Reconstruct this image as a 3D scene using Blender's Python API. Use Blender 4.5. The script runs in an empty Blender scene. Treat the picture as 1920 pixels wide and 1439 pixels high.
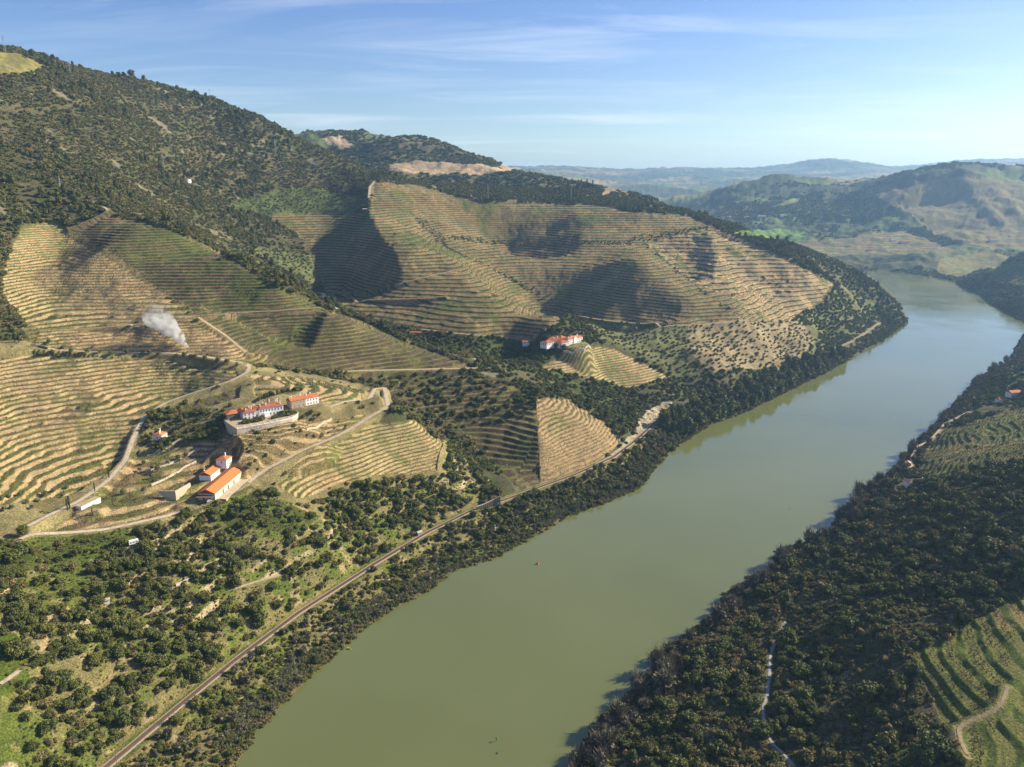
import bpy, bmesh, math, random
import numpy as np
from mathutils import Vector, Matrix

# ------------------------------------------------------------------ camera, sky, sun, exposure
SC = bpy.context.scene
COL = SC.collection
F_PX, PITCH, CAM_H = 1420.0, math.radians(14.8), 300.0      # focal length in photo pixels (1920 wide)
SUN_AZ, SUN_EL = math.radians(72.0), math.radians(30.0)     # azimuth clockwise from +Y (the view direction)
cam = bpy.data.cameras.new('camera')
cam.sensor_width = 36.0
cam.lens = 36.0 * F_PX / 1920.0
cam.clip_start, cam.clip_end = 1.0, 60000.0
cam_ob = bpy.data.objects.new('camera', cam)
cam_ob.location = (0, 0, CAM_H)
cam_ob.rotation_euler = (math.pi / 2 - PITCH, 0, 0)
COL.objects.link(cam_ob)
SC.camera = cam_ob

world = bpy.data.worlds.new('World')
SC.world = world
world.use_nodes = True
wn, wl = world.node_tree.nodes, world.node_tree.links
wn.clear()
w_out = wn.new('ShaderNodeOutputWorld')
w_bg = wn.new('ShaderNodeBackground')
w_bg.inputs['Strength'].default_value = 0.080
w_sky = wn.new('ShaderNodeTexSky')
w_sky.sky_type = 'NISHITA'
w_sky.sun_disc = False
w_sky.sun_elevation = SUN_EL
w_sky.sun_rotation = SUN_AZ
w_sky.altitude = 400.0
w_sky.air_density = 1.0
w_sky.dust_density = 0.75
w_sky.ozone_density = 2.6
# thin cirrus: streaky noise on the sky plane high above (direction / height)
w_geo = wn.new('ShaderNodeTexCoord')
w_sep = wn.new('ShaderNodeSeparateXYZ')
wl.new(w_geo.outputs['Generated'], w_sep.inputs[0])
def wmath(op, a, b=None, c=None):
    n = wn.new('ShaderNodeMath'); n.operation = op
    for i, v in enumerate((a, b, c)):
        if v is None: continue
        if isinstance(v, (int, float)): n.inputs[i].default_value = v
        else: wl.new(v, n.inputs[i])
    return n.outputs[0]
w_h = wmath('ADD', wmath('MAXIMUM', w_sep.outputs['Z'], 0.0), 0.06)
w_cx = wmath('DIVIDE', w_sep.outputs['X'], w_h)
w_cy = wmath('DIVIDE', w_sep.outputs['Y'], w_h)
w_comb = wn.new('ShaderNodeCombineXYZ')
wl.new(w_cx, w_comb.inputs[0]); wl.new(w_cy, w_comb.inputs[1])
w_map = wn.new('ShaderNodeMapping')
w_map.inputs['Rotation'].default_value = (0, 0, math.radians(-52))
w_map.inputs['Scale'].default_value = (0.5, 1.5, 1.0)
wl.new(w_comb.outputs[0], w_map.inputs['Vector'])
w_n1 = wn.new('ShaderNodeTexNoise')
w_n1.inputs['Scale'].default_value = 0.9
w_n1.inputs['Detail'].default_value = 9.0
w_n1.inputs['Roughness'].default_value = 0.62
w_n1.inputs['Distortion'].default_value = 0.9
wl.new(w_map.outputs[0], w_n1.inputs['Vector'])
w_n2 = wn.new('ShaderNodeTexNoise')
w_n2.inputs['Scale'].default_value = 0.38
w_n2.inputs['Detail'].default_value = 2.0
wl.new(w_comb.outputs[0], w_n2.inputs['Vector'])
w_r1 = wn.new('ShaderNodeMapRange')
w_r1.inputs['From Min'].default_value = 0.45; w_r1.inputs['From Max'].default_value = 0.92
wl.new(w_n1.outputs['Fac'], w_r1.inputs['Value'])
w_r2 = wn.new('ShaderNodeMapRange')
w_r2.inputs['From Min'].default_value = 0.33; w_r2.inputs['From Max'].default_value = 0.60
wl.new(w_n2.outputs['Fac'], w_r2.inputs['Value'])
w_cl = wmath('MULTIPLY', wmath('MULTIPLY', w_r1.outputs[0], w_r2.outputs[0]), 0.85)
w_mix = wn.new('ShaderNodeMix'); w_mix.data_type = 'RGBA'
wl.new(w_cl, w_mix.inputs[0])
w_hs = wn.new('ShaderNodeHueSaturation'); w_hs.inputs['Saturation'].default_value = 1.22; w_hs.inputs['Hue'].default_value = .518
wl.new(w_sky.outputs['Color'], w_hs.inputs['Color']); wl.new(w_hs.outputs[0], w_mix.inputs[6])
w_mix.inputs[7].default_value = (7.6, 7.9, 8.4, 1)
wl.new(w_mix.outputs[2], w_bg.inputs['Color'])
wl.new(w_bg.outputs[0], w_out.inputs['Surface'])

sun_l = bpy.data.lights.new('sun', 'SUN')
sun_l.energy = 5.0
sun_l.angle = math.radians(0.53)
sun_l.color = (1.0, 0.89, 0.68)
sun_ob = bpy.data.objects.new('sun', sun_l)
_sd = Vector((math.sin(SUN_AZ) * math.cos(SUN_EL), math.cos(SUN_AZ) * math.cos(SUN_EL), math.sin(SUN_EL)))
sun_ob.rotation_euler = _sd.to_track_quat('Z', 'Y').to_euler()
sun_ob.location = (800, 400, 900)
COL.objects.link(sun_ob)

vs = SC.view_settings
vs.view_transform = 'Standard'; vs.look = 'None'; vs.gamma = 1.0; vs.use_curve_mapping = False
vs.exposure = 0.93
SC.cycles.volume_bounces = 1
SC.cycles.max_bounces = 5
SC.cycles.transparent_max_bounces = 6

# ------------------------------------------------------------------ geometry helpers
rng = np.random.default_rng(7)
random.seed(7)
CP, SP = math.cos(PITCH), math.sin(PITCH)
def ray(px, py):
    u, v = (px - 960.0) / F_PX, (py - 719.5) / F_PX
    return u, CP - v * SP, -(SP + v * CP)
def at_z(px, py, z):
    x, y, k = ray(px, py); t = (z - CAM_H) / k
    return x * t, y * t, z
def at_y(px, py, Y):
    x, y, k = ray(px, py); t = Y / y
    return x * t, Y, CAM_H + k * t

def hash2(ix, iy, seed):
    h = (ix.astype(np.int64) * 374761393 + iy.astype(np.int64) * 668265263 + seed * 1274126177) & 0x7fffffff
    h = (h ^ (h >> 13)) * 1274126177 & 0x7fffffff
    return ((h ^ (h >> 16)) & 0xffff) / 65535.0
def vnoise(x, y, seed=0):
    ix, iy = np.floor(x), np.floor(y)
    fx, fy = x - ix, y - iy
    fx = fx * fx * fx * (fx * (fx * 6 - 15) + 10); fy = fy * fy * fy * (fy * (fy * 6 - 15) + 10)
    a = hash2(ix, iy, seed); b = hash2(ix + 1, iy, seed); c = hash2(ix, iy + 1, seed); d = hash2(ix + 1, iy + 1, seed)
    return (a + (b - a) * fx) + ((c + (d - c) * fx) - (a + (b - a) * fx)) * fy
def fbm(x, y, scale, octs=4, seed=0, gain=0.5):
    s, amp, tot = 0.0, 1.0, 0.0
    x, y = x / scale, y / scale
    for o in range(octs):
        s = s + amp * vnoise(x + 17.3 * o, y - 9.1 * o, seed + o); tot += amp
        amp *= gain; x, y = x * 2.03, y * 2.03
    return s / tot * 2 - 1
def sstep(a, b, x):
    t = np.clip((x - a) / (b - a), 0, 1)
    return t * t * (3 - 2 * t)

# ------------------------------------------------------------------ terrain control points
LB = [(440,1439),(480,1370),(540,1310),(600,1250),(640,1215),(680,1180),(740,1140),(800,1110),(850,1070),(930,1045),(1010,1000),(1060,970),
      (1130,945),(1200,915),(1225,880),(1265,840),(1330,797),(1400,772),(1450,747),(1510,717),(1560,692),(1610,663),(1660,637),(1702,605),
      (1694,580),(1672,550),(1650,530),(1622,511)]
RB = [(1062,1450),(1085,1408),(1125,1353),(1175,1308),(1220,1258),(1285,1190),(1350,1150),(1360,1118),(1440,1068),(1465,1038),(1550,1006),
      (1577,965),(1612,930),(1672,890),(1692,860),(1715,838),(1800,748),(1832,712),(1892,676),(1915,635),(1935,612)]
FB = [(1600,505),(1650,508),(1700,513),(1750,519),(1790,528),(1830,548),(1860,570),(1905,597)]
RAIL = [(165,1470),(200,1439),(330,1330),(440,1240),(560,1150),(700,1060),(800,1000),(880,960),(950,937),(1010,915),(1080,890),(1150,858),(1185,832),
        (1230,792),(1300,756),(1370,733),(1440,706),(1500,680),(1560,657),(1605,637),(1650,605)]
RAIL_Z = 12.0
W_LB = [at_z(x, y, 0)[:2] for x, y in LB]
W_RB = [at_z(x, y, 0)[:2] for x, y in RB]
W_FB = [at_z(x, y, 0)[:2] for x, y in FB]
W_RAIL = [at_z(x, y, RAIL_Z)[:2] for x, y in RAIL]
ctrl = []
def Z(px, py, z): ctrl.append(at_z(px, py, z))
def Yv(px, py, Y): ctrl.append(at_y(px, py, Y))
def Wp(x, y, z): ctrl.append((x, y, z))
for p in W_LB: ctrl.append((p[0], p[1], 1.0))
for p in W_RB: ctrl.append((p[0], p[1], 1.0))
for p in W_FB: ctrl.append((p[0], p[1], 1.0))
for p in W_RAIL: ctrl.append((p[0], p[1], RAIL_Z))
# spur with the manor (A) and the vineyards above it
for a in [(60,1000,76),(300,975,69),(410,927,71),(455,880,74),(520,885,71),(600,840,76),(700,775,88),(490,800,97),(570,765,103),(300,820,90),(240,850,84),(190,900,78),(0,960,84),
          (730,745,98),(640,742,104),(620,718,106),(540,700,112),(470,690,122),(430,650,138),(370,592,163),(310,550,177),(200,462,224),(100,480,210),(160,500,203),(0,700,130),(150,650,141),(300,655,136),
          (300,610,155),(100,560,172),(330,720,112),(150,760,108),(150,850,88),(0,850,96),(0,780,110),
          (830,840,54),(860,880,36),(780,790,76),(700,900,50),(560,950,58),(400,1000,56),(250,1030,62),(100,1090,62),(0,1150,66),(200,1150,48),(350,1100,44),(500,1040,43),(650,990,32),(780,940,27),
          (0,1300,46),(100,1300,36),(250,1250,28),(50,1400,30)]: Z(*a)
# field A' right of the fold and spur B
for a in [(200,402,259),(330,440,234),(440,482,209),(520,535,184),(600,572,158),(400,560,172),(350,480,210),(500,600,150),(500,640,132),(470,640,134),(640,600,147),(700,615,133),(760,640,114),(830,662,102),(900,690,88),
          (950,715,78),(1000,742,66),(850,695,90),(1050,760,55),(1110,800,40),(1010,830,42),(900,760,64),(940,850,35),(850,760,66),(1140,800,30)]: Z(*a)
for a in [(960,925,17),(900,870,31),(830,800,50)]: Z(*a)     # gully between A and B
Yv(700,690,825); Yv(610,690,800); Yv(750,735,795); Wp(-110,750,72)
# valley between B and C
for a in [(1185,822,15),(1130,770,33),(1060,725,50),(960,672,64)]: Z(*a)
Wp(-120,1010,82); Wp(-220,1050,98); Wp(-300,1060,128)
for a in [(600,545,1280),(575,500,1400),(540,450,1500),(480,420,1510),(400,400,1430)]: Yv(*a)
# spur C
for a in [(1290,722,22),(1235,692,44),(1150,655,74),(1065,640,94),(1010,690,72),(1130,700,50)]: Z(*a)
for a in [(1060,592,1095),(1000,572,1130),(920,545,1180),(830,510,1260),(735,465,1340),(690,395,1560),(745,490,1290),(780,450,1400),(740,410,1560),(860,505,1270),(700,342,1760),(650,360,1780),(620,385,1690),
          (680,450,1450),(680,480,1390),(620,430,1530),(590,402,1620),(520,402,1590),(640,500,1420),(610,520,1380),(700,520,1290),(640,540,1270),(700,570,1190),(760,530,1230),(820,560,1170),(900,570,1130),(990,610,1060),(900,620,1050),(800,600,1100)]: Yv(*a)
# gully D and spur D
for a in [(800,412,1680),(825,450,1540),(900,490,1420),(960,518,1310),(1050,570,1160),(1085,597,1130),(1150,632,1110),(1250,690,1065),(1290,700,1060),(1340,690,1075),(1330,650,1140),(1250,640,1130),(1400,650,1190),(1450,640,1260),(1500,650,1270),(1550,620,1420),(1620,622,1490),
          (1290,612,1190),(1240,580,1240),(1180,600,1190),(1290,555,1290),(1340,580,1260),(1395,598,1240),(1240,520,1360),(1200,480,1450),(1130,510,1400),(1050,500,1460),(980,490,1510),(1050,560,1300),(1100,580,1240),(1130,560,1275),(1200,560,1290),
          (840,443,1620),(950,455,1600),(1050,455,1600),(1150,452,1570),(1200,450,1550),(900,400,1760),(950,420,1710),(1020,420,1710),(1100,420,1670),(1180,420,1650),(1250,425,1660),(1060,385,1850),(1140,395,1800)]: Yv(*a)
Yv(800,352,1850); Yv(900,350,1960); Yv(1060,352,2050); Yv(1180,372,2020); Yv(1290,402,1960); Yv(740,333,1880); Yv(1000,365,1950)
# spur E and F
for a in [(1225,450,1600),(1320,540,1370),(1412,600,1270),(1270,500,1480),(1310,415,1760),(1370,440,1690),(1430,462,1630),(1500,497,1560),(1560,532,1560),(1300,480,1550),(1370,520,1430),(1450,540,1480),(1520,580,1440),(1480,605,1350),(1420,580,1320),(1240,437,1640)]: Yv(*a)
for a in [(1452,453,1880),(1500,466,1850),(1560,488,1800),(1610,515,1780),(1650,545,1720),(1580,540,1620),(1600,580,1570),(1685,590,1665)]: Yv(*a)
Yv(1330,440,2080); Yv(1390,460,2080); Yv(1300,425,2150); Yv(1440,470,2050); Wp(1000,2300,40); Wp(800,2300,90); Wp(650,2400,120); Wp(1150,2150,8)
# big hill, left
for a in [(0,100,1520),(0,200,1340),(0,300,1170),(0,430,970),(0,550,820),(100,250,1330),(100,118,1650),(180,140,1760),(240,147,1850),(320,165,1900),(400,187,1950),(480,222,1980),(560,262,2000),(620,295,1970),(680,327,1920),
          (200,300,1340),(300,300,1520),(350,340,1520),(300,380,1310),(150,350,1150),(100,400,1060),(240,200,1680),(330,250,1700),(450,300,1800),(500,340,1760),(450,380,1600),(550,340,1800),(400,240,1860),(560,300,1920)]: Yv(*a)
Wp(-900,2100,420); Wp(-500,2200,300); Wp(-200,2150,270); Wp(-1300,1800,480); Wp(-1500,1200,480); Wp(-1100,800,400); Wp(-800,500,270); Wp(-600,300,170); Wp(-1000,300,260)
# behind the ridge, hill G with its bare field, knoll
for a in [(600,250,3100),(640,250,3100),(690,268,3000),(740,260,2900),(800,270,2850),(880,295,2800),(960,322,2750),(1010,332,2700),(830,330,2500),(700,310,2600),(620,290,2900),(760,320,2450),(950,328,2500)]: Yv(*a)
Wp(100,2300,265); Wp(-150,2400,270); Wp(400,2250,255); Wp(700,2300,170)
for a in [(1100,347,2500),(1180,371,2500),(1040,338,2450),(1250,400,2480)]: Yv(*a)
Wp(-800,3800,380); Wp(0,3900,250); Wp(600,3300,100); Wp(1000,2900,60)
# far right hill R and its shoulder
for a in [(1290,396,4600),(1360,362,4700),(1450,332,4800),(1530,340,4700),(1600,348,4500),(1680,330,4200),(1780,313,4000),(1850,322,3950),(1920,330,3900),(1990,320,3900),
          (1400,408,3900),(1330,420,3900),(1500,400,3900),(1600,400,3700),(1700,370,3700),(1800,380,3500),(1900,400,3400),(1700,420,3350),(1800,440,3150),(1880,450,3050),(1600,450,3250),(1500,440,3500),(1440,447,3450),(1400,440,3450),
          (1650,480,2950),(1740,478,2800),(1800,480,2850),(1750,500,2680),(1820,505,2700),(1560,470,3100),(1640,395,3750),(1760,350,3850),(1860,380,3500),(1720,400,3480),(1780,425,3300),(1850,460,3000)]: Yv(*a)
Wp(3500,6000,200); Wp(1500,6000,120); Wp(2500,6500,160); Wp(3500,3500,330)
# near side of the far right bend
for a in [(1920,482,2200),(1870,500,2300),(1920,540,1950),(1908,578,1780)]: Yv(*a)
Wp(1900,2100,180); Wp(1700,1500,110); Wp(2400,1800,260)
# far mountains
for a in [(970,322,8800),(1000,330,9000),(1060,312,12500),(1130,318,12500),(1200,322,12500),(1250,314,12500),(1320,316,12500),(1400,320,12000),(1480,312,12000),(1560,304,12000),(1630,314,12000),(1700,324,12000),(1780,308,12500),(1850,302,12500),(1920,296,12500),(2050,292,12500),
          (1150,340,8500),(1250,342,8500),(1350,348,8000),(1420,352,8000),(1300,370,7000),(1200,365,7000),(1280,392,6200),(1100,345,7000),(1560,335,9000),(900,325,8800),(700,330,9000)]: Yv(*a)
for x in range(-12000, 13001, 4000): Wp(x, 15500, 300)
Wp(-5000,6000,400); Wp(-8000,11000,400); Wp(-3000,4500,450); Wp(8000,8000,400); Wp(6000,5000,350); Wp(11000,11000,450)
# right hill
for a in [(1450,1310,28),(1550,1250,34),(1600,1180,44),(1700,1225,54),(1800,1170,62),(1920,1120,72),(1920,1439,60),(1700,1439,47),(1850,1350,58),(1780,1300,56),(1560,1400,28),(1300,1380,16),(1450,1200,22),
          (1650,1060,44),(1800,1000,66),(1920,960,84),(1920,885,80),(1850,872,62),(1800,885,52),(1740,900,36),(1700,906,26),(1620,980,24),(1530,1100,24)]: Z(*a)
for a in [(1720,870,18),(1800,810,26),(1850,790,32),(1920,770,40),(1920,820,46),(1860,740,22),(1920,700,30),(1780,850,36)]: Z(*a)
Wp(420,250,88); Wp(330,330,80); Wp(300,260,71); Wp(380,420,100); Wp(500,350,122); Wp(600,420,160); Wp(700,600,150); Wp(850,750,120); Wp(1000,900,90); Wp(1300,1200,90); Wp(1500,1000,170); Wp(1100,600,230); Wp(250,100,150); Wp(120,120,60)
Wp(-30,160,1); Wp(-110,200,-4); Wp(-200,200,1); Wp(-260,240,12); Wp(-330,200,50); Wp(-400,320,95)
# river bed
for i in range(0, 24, 2):
    j = min(range(len(W_RB)), key=lambda k: (W_RB[k][0]-W_LB[i][0])**2 + (W_RB[k][1]-W_LB[i][1])**2)
    Wp((W_LB[i][0]+W_RB[j][0])/2, (W_LB[i][1]+W_RB[j][1])/2, -7)
Wp(1130,1900,-6); Wp(1250,2300,-6)

C = np.array(ctrl)
def uv(x, y):
    return np.arctan2(x, y) * 3.0, np.log(np.hypot(x, y)) * 3.0
def tps_fit(P, z, lam):
    n = len(P)
    d = np.hypot(P[:, None, 0] - P[None, :, 0], P[:, None, 1] - P[None, :, 1])
    K = np.where(d > 0, d * d * np.log(np.maximum(d, 1e-9)), 0.0)
    A = np.zeros((n + 3, n + 3)); A[:n, :n] = K + lam * np.eye(n)
    A[:n, n] = 1; A[:n, n+1:] = P; A[n, :n] = 1; A[n+1:, :n] = P.T
    return np.linalg.solve(A, np.concatenate([z, np.zeros(3)]))
CU = np.stack(uv(C[:, 0], C[:, 1]), 1)
SCL = np.hypot(C[:, 0], C[:, 1])
TW = tps_fit(CU, C[:, 2] / SCL, 2e-4)              # heights relative to distance: even stiffness near and far
T0, T1, R0, R1 = math.radians(-52), math.radians(54), 110.0, 16000.0
NTC, NRC = 340, 520
tc, lc = np.linspace(T0, T1, NTC), np.linspace(math.log(R0), math.log(R1), NRC)
def tps_eval(u, v):
    out = np.empty(u.shape)
    for i in range(len(u)):
        d2 = (u[i][:, None] - CU[None, :, 0]) ** 2 + (v[i][:, None] - CU[None, :, 1]) ** 2
        out[i] = (0.5 * d2 * np.log(np.maximum(d2, 1e-12))) @ TW[:-3] + TW[-3] + TW[-2] * u[i] + TW[-1] * v[i]
    return out
LL, TT = np.meshgrid(lc, tc, indexing='ij')
BASE = tps_eval(TT * 3, LL * 3) * np.exp(LL)
def line_dist(x, y, line):
    """(distance, side: +1 left of the line's direction, along 0..1) to a world polyline"""
    best = np.full(x.shape, 1e9); side = np.zeros(x.shape); al = np.zeros(x.shape)
    n = len(line) - 1
    for k in range(n):
        ax, ay = line[k][0], line[k][1]; bx, by = line[k+1][0], line[k+1][1]
        L2 = (bx-ax)**2 + (by-ay)**2 + 1e-9
        t = np.clip(((x-ax)*(bx-ax) + (y-ay)*(by-ay)) / L2, 0, 1)
        d = np.hypot(x-ax-t*(bx-ax), y-ay-t*(by-ay))
        m = d < best
        best = np.where(m, d, best)
        side = np.where(m, np.sign((bx-ax)*(y-ay) - (by-ay)*(x-ax)), side)
        al = np.where(m, (k+t)/n, al)
    return best, side, al
XX, YY = np.exp(LL) * np.sin(TT), np.exp(LL) * np.cos(TT)
# ridge lines (pixel, distance) whose left, shaded flank falls away steeply: (points, depth, reach)
RIDGES = [([(697,345,1760),(690,395,1580),(735,465,1345),(748,500,1280),(752,530,1230)], 26, 80),
          ([(622,578,930),(612,615,870),(598,640,845),(575,665,815)], 12, 45),
          ([(980,720,845),(1003,745,800),(1010,800,760),(1012,850,735),(1015,905,700)], 10, 60),
          ([(1130,452,1570),(1190,476,1460),(1230,515,1370),(1290,558,1290),(1335,590,1240)], 62, -140),
          ([(1072,384,1850),(1096,410,1720),(1100,442,1600), (1090,462,1540)], 50, -125),
          ([(1322,425,1740),(1345,480,1550),(1335,525,1400)], 26, 105),
          ([(860,330,2500),(900,300,2800)], 20, 200),
          ([(1640,362,3800),(1690,388,3560),(1740,412,3400),(1790,440,3180),(1850,470,2980)], 20, 160),
          ([(1775,316,3950),(1815,345,3820),(1855,385,3520),(1900,425,3250)], 42, 230),
          ([(1740,395,3500),(1800,425,3260),(1860,455,3030)], 14, 110),
          ([(1850,335,3850),(1900,375,3520),(1960,430,3200)], 34, 200)]
for pts, A_, L_ in RIDGES:
    ln = [at_y(*p) for p in pts]
    if ln[0][1] < ln[-1][1]: ln = ln[::-1]              # far end first: the viewer's left is then on the right of the direction
    d, sd, al = line_dist(XX, YY, ln)
    fade = np.clip(np.minimum(al, 1 - al) * 5, 0.0, 1)
    q = d / abs(L_)
    if L_ < 0:                                          # a broad evenly falling flank instead of a short steep one
        BASE -= np.where(sd < 0, A_ * fade * (np.sqrt(np.minimum(q, 1.3) ** 2 + .01) - .1) / 1.2 * (1 - sstep(1.3, 2.7, q)), 0); continue
    BASE -= np.where(sd < 0, A_ * fade * q * np.exp(1 - q), A_ * 0.25 * fade * q * np.exp(1 - q))
def cubic_idx(t):
    i = np.floor(t).astype(int); f = t - i
    w = np.stack([-0.5*f+f*f-0.5*f**3, 1-2.5*f*f+1.5*f**3, 0.5*f+2*f*f-1.5*f**3, -0.5*f*f+0.5*f**3])
    return i, w
def h_base(x, y):
    th = np.clip((np.arctan2(x, y) - T0) / (T1 - T0) * (NTC - 1), 0, NTC - 1.001)
    lr = np.clip((np.log(np.hypot(x, y)) - lc[0]) / (lc[-1] - lc[0]) * (NRC - 1), 0, NRC - 1.001)
    i, wi = cubic_idx(lr); j, wj = cubic_idx(th)
    s = 0.0
    for a in range(4):
        ia = np.clip(i + a - 1, 0, NRC - 1)
        for b in range(4):
            s = s + wi[a] * wj[b] * BASE[ia, np.clip(j + b - 1, 0, NTC - 1)]
    return s
def hit(px, py, n=1400):
    """first point of the smooth terrain under photo pixel(s)"""
    px = np.atleast_1d(np.asarray(px, float)); py = np.atleast_1d(np.asarray(py, float))
    u, v = (px - 960.0) / F_PX, (py - 719.5) / F_PX
    dy, dz = CP - v * SP, -(SP + v * CP)
    ts = np.exp(np.linspace(math.log(180), math.log(15000), n))
    res = np.full((len(px), 3), np.nan)
    for k in range(len(px)):
        X, Y, Zz = u[k]*ts, dy[k]*ts, CAM_H + dz[k]*ts
        below = Zz < h_base(X, Y)
        if not below.any(): continue
        a = max(int(np.argmax(below)), 1)
        t0, t1 = ts[a-1], ts[a]
        for _ in range(18):
            tm = 0.5*(t0+t1)
            if CAM_H + dz[k]*tm < h_base(np.array([u[k]*tm]), np.array([dy[k]*tm]))[0]: t1 = tm
            else: t0 = tm
        res[k] = (u[k]*t1, dy[k]*t1, CAM_H + dz[k]*t1)
    return res
def dens(pts, step=14.0, close=False):
    out = []
    P = list(pts) + ([pts[0]] if close else [])
    for a, b in zip(P[:-1], P[1:]):
        n = max(1, int(math.hypot(b[0]-a[0], b[1]-a[1]) / step))
        for k in range(n): out.append((a[0]+(b[0]-a[0])*k/n, a[1]+(b[1]-a[1])*k/n))
    if not close: out.append(P[-1])
    return out
def world_line(pts, step=14.0, close=False):
    d = np.array(dens(pts, step, close))
    h = hit(d[:, 0], d[:, 1])
    return h[~np.isnan(h[:, 0])]
# ------------------------------------------------------------------ roads, pads and land cover, all turned into world lines once
ROADS = [  # name, label colour key, width, photo polyline
 ('gravel_road', 'pale', 4.2, [(38,1012),(60,1002),(120,1001),(200,994),(270,978),(340,962),(400,944),(455,914),(500,880),(560,850),(640,815),(690,786),(716,768),(728,754),(722,743),(704,741),(675,746),(650,752),(605,770),(572,768)]),
 ('gravel_road', 'pale', 3.8, [(52,988),(90,968),(150,940),(200,905),(235,866),(250,822),(270,782),(310,756),(370,735),(430,716),(466,700),(468,690),(455,681)]),
 ('gravel_road', 'pale', 3.2, [(455,681),(400,672),(330,663),(250,662),(160,660),(100,657),(60,648)]),
 ('dirt_track', 'tan', 2.8, [(75,622),(150,618),(250,610),(330,602),(375,592)]),
 ('dirt_track', 'tan', 2.6, [(375,592),(440,588),(520,583),(600,577)]),
 ('dirt_road', 'pale', 6.0, [(588,549),(606,557),(632,580)]),
 ('dirt_track', 'tan', 3.6, [(600,553),(660,549),(720,538),(790,522),(850,508)]),
 ('dirt_track', 'tan', 2.4, [(650,562),(720,562),(800,560),(835,556)]),
 ('dirt_road', 'tan', 4.5, [(640,697),(720,695),(800,693),(880,691),(915,690),(960,698)]),
 ('dirt_road', 'tan', 3.2, [(1004,629),(1020,621),(1034,613),(1044,604)]),
 ('dirt_road', 'pale', 5.5, [(692,372),(694,352),(704,340)]),
 ('dirt_track', 'tan', 4.0, [(130,428),(180,408),(204,400),(190,386)]),
 ('dirt_track', 'tan', 2.2, [(372,596),(420,628),(462,662)]),
 ('dirt_track', 'tan', 3.6, [(1062,588),(1100,596),(1150,603),(1220,609),(1300,611),(1400,600)]),
 ('stone_path', 'stone', 1.5, [(1473,1167),(1462,1187),(1444,1227),(1443,1260),(1438,1307),(1429,1327),(1434,1367),(1447,1397),(1467,1413),(1490,1440)]),
 ('gravel_road', 'tan', 2.8, [(1817,773),(1770,797),(1743,827),(1719,843),(1709,863),(1708,884)]),
 ('dirt_track', 'vtrack', 1.7, [(1888,1290),(1883,1308),(1875,1325),(1847,1343),(1813,1357),(1795,1368),(1802,1395),(1815,1420)]),
 ('dirt_track', 'tan', 3.4, [(0,207),(60,203),(110,200),(180,200)]),
 ('dirt_track', 'pale', 3.0, [(0,1284),(20,1272),(42,1254)]),
 ('dirt_track', 'tan', 2.4, [(440,1105),(480,1092),(530,1078)]),
 ('dirt_track', 'tan', 2.6, [(430,775),(445,795),(452,806)]),
 ('dirt_track', 'tan', 3.0, [(1000,640),(930,632),(860,626),(790,618)]),
]
ROADW = [(n, k, w, world_line(p, 10.0)) for n, k, w, p in ROADS]
railw = np.array([(x, y, RAIL_Z) for x, y in W_RAIL])

def mixv(a, b, t):
    t = np.asarray(t)[..., None]
    return np.asarray(a) * (1 - t) + np.asarray(b) * t
SOIL = (.275, .200, .098); TAN = (.41, .305, .172); GRASS = (.112, .142, .030); DRYG = (.222, .188, .075); BROWN = (.205, .150, .090); PALE = (.52, .41, .25)
SCRUB = (.088, .086, .040); DARKG = (.048, .066, .018); WALLD = (.080, .064, .038); ORNG = (.43, .255, .135)  # wall tone: dark schist, with the shade on the risers put into it
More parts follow.
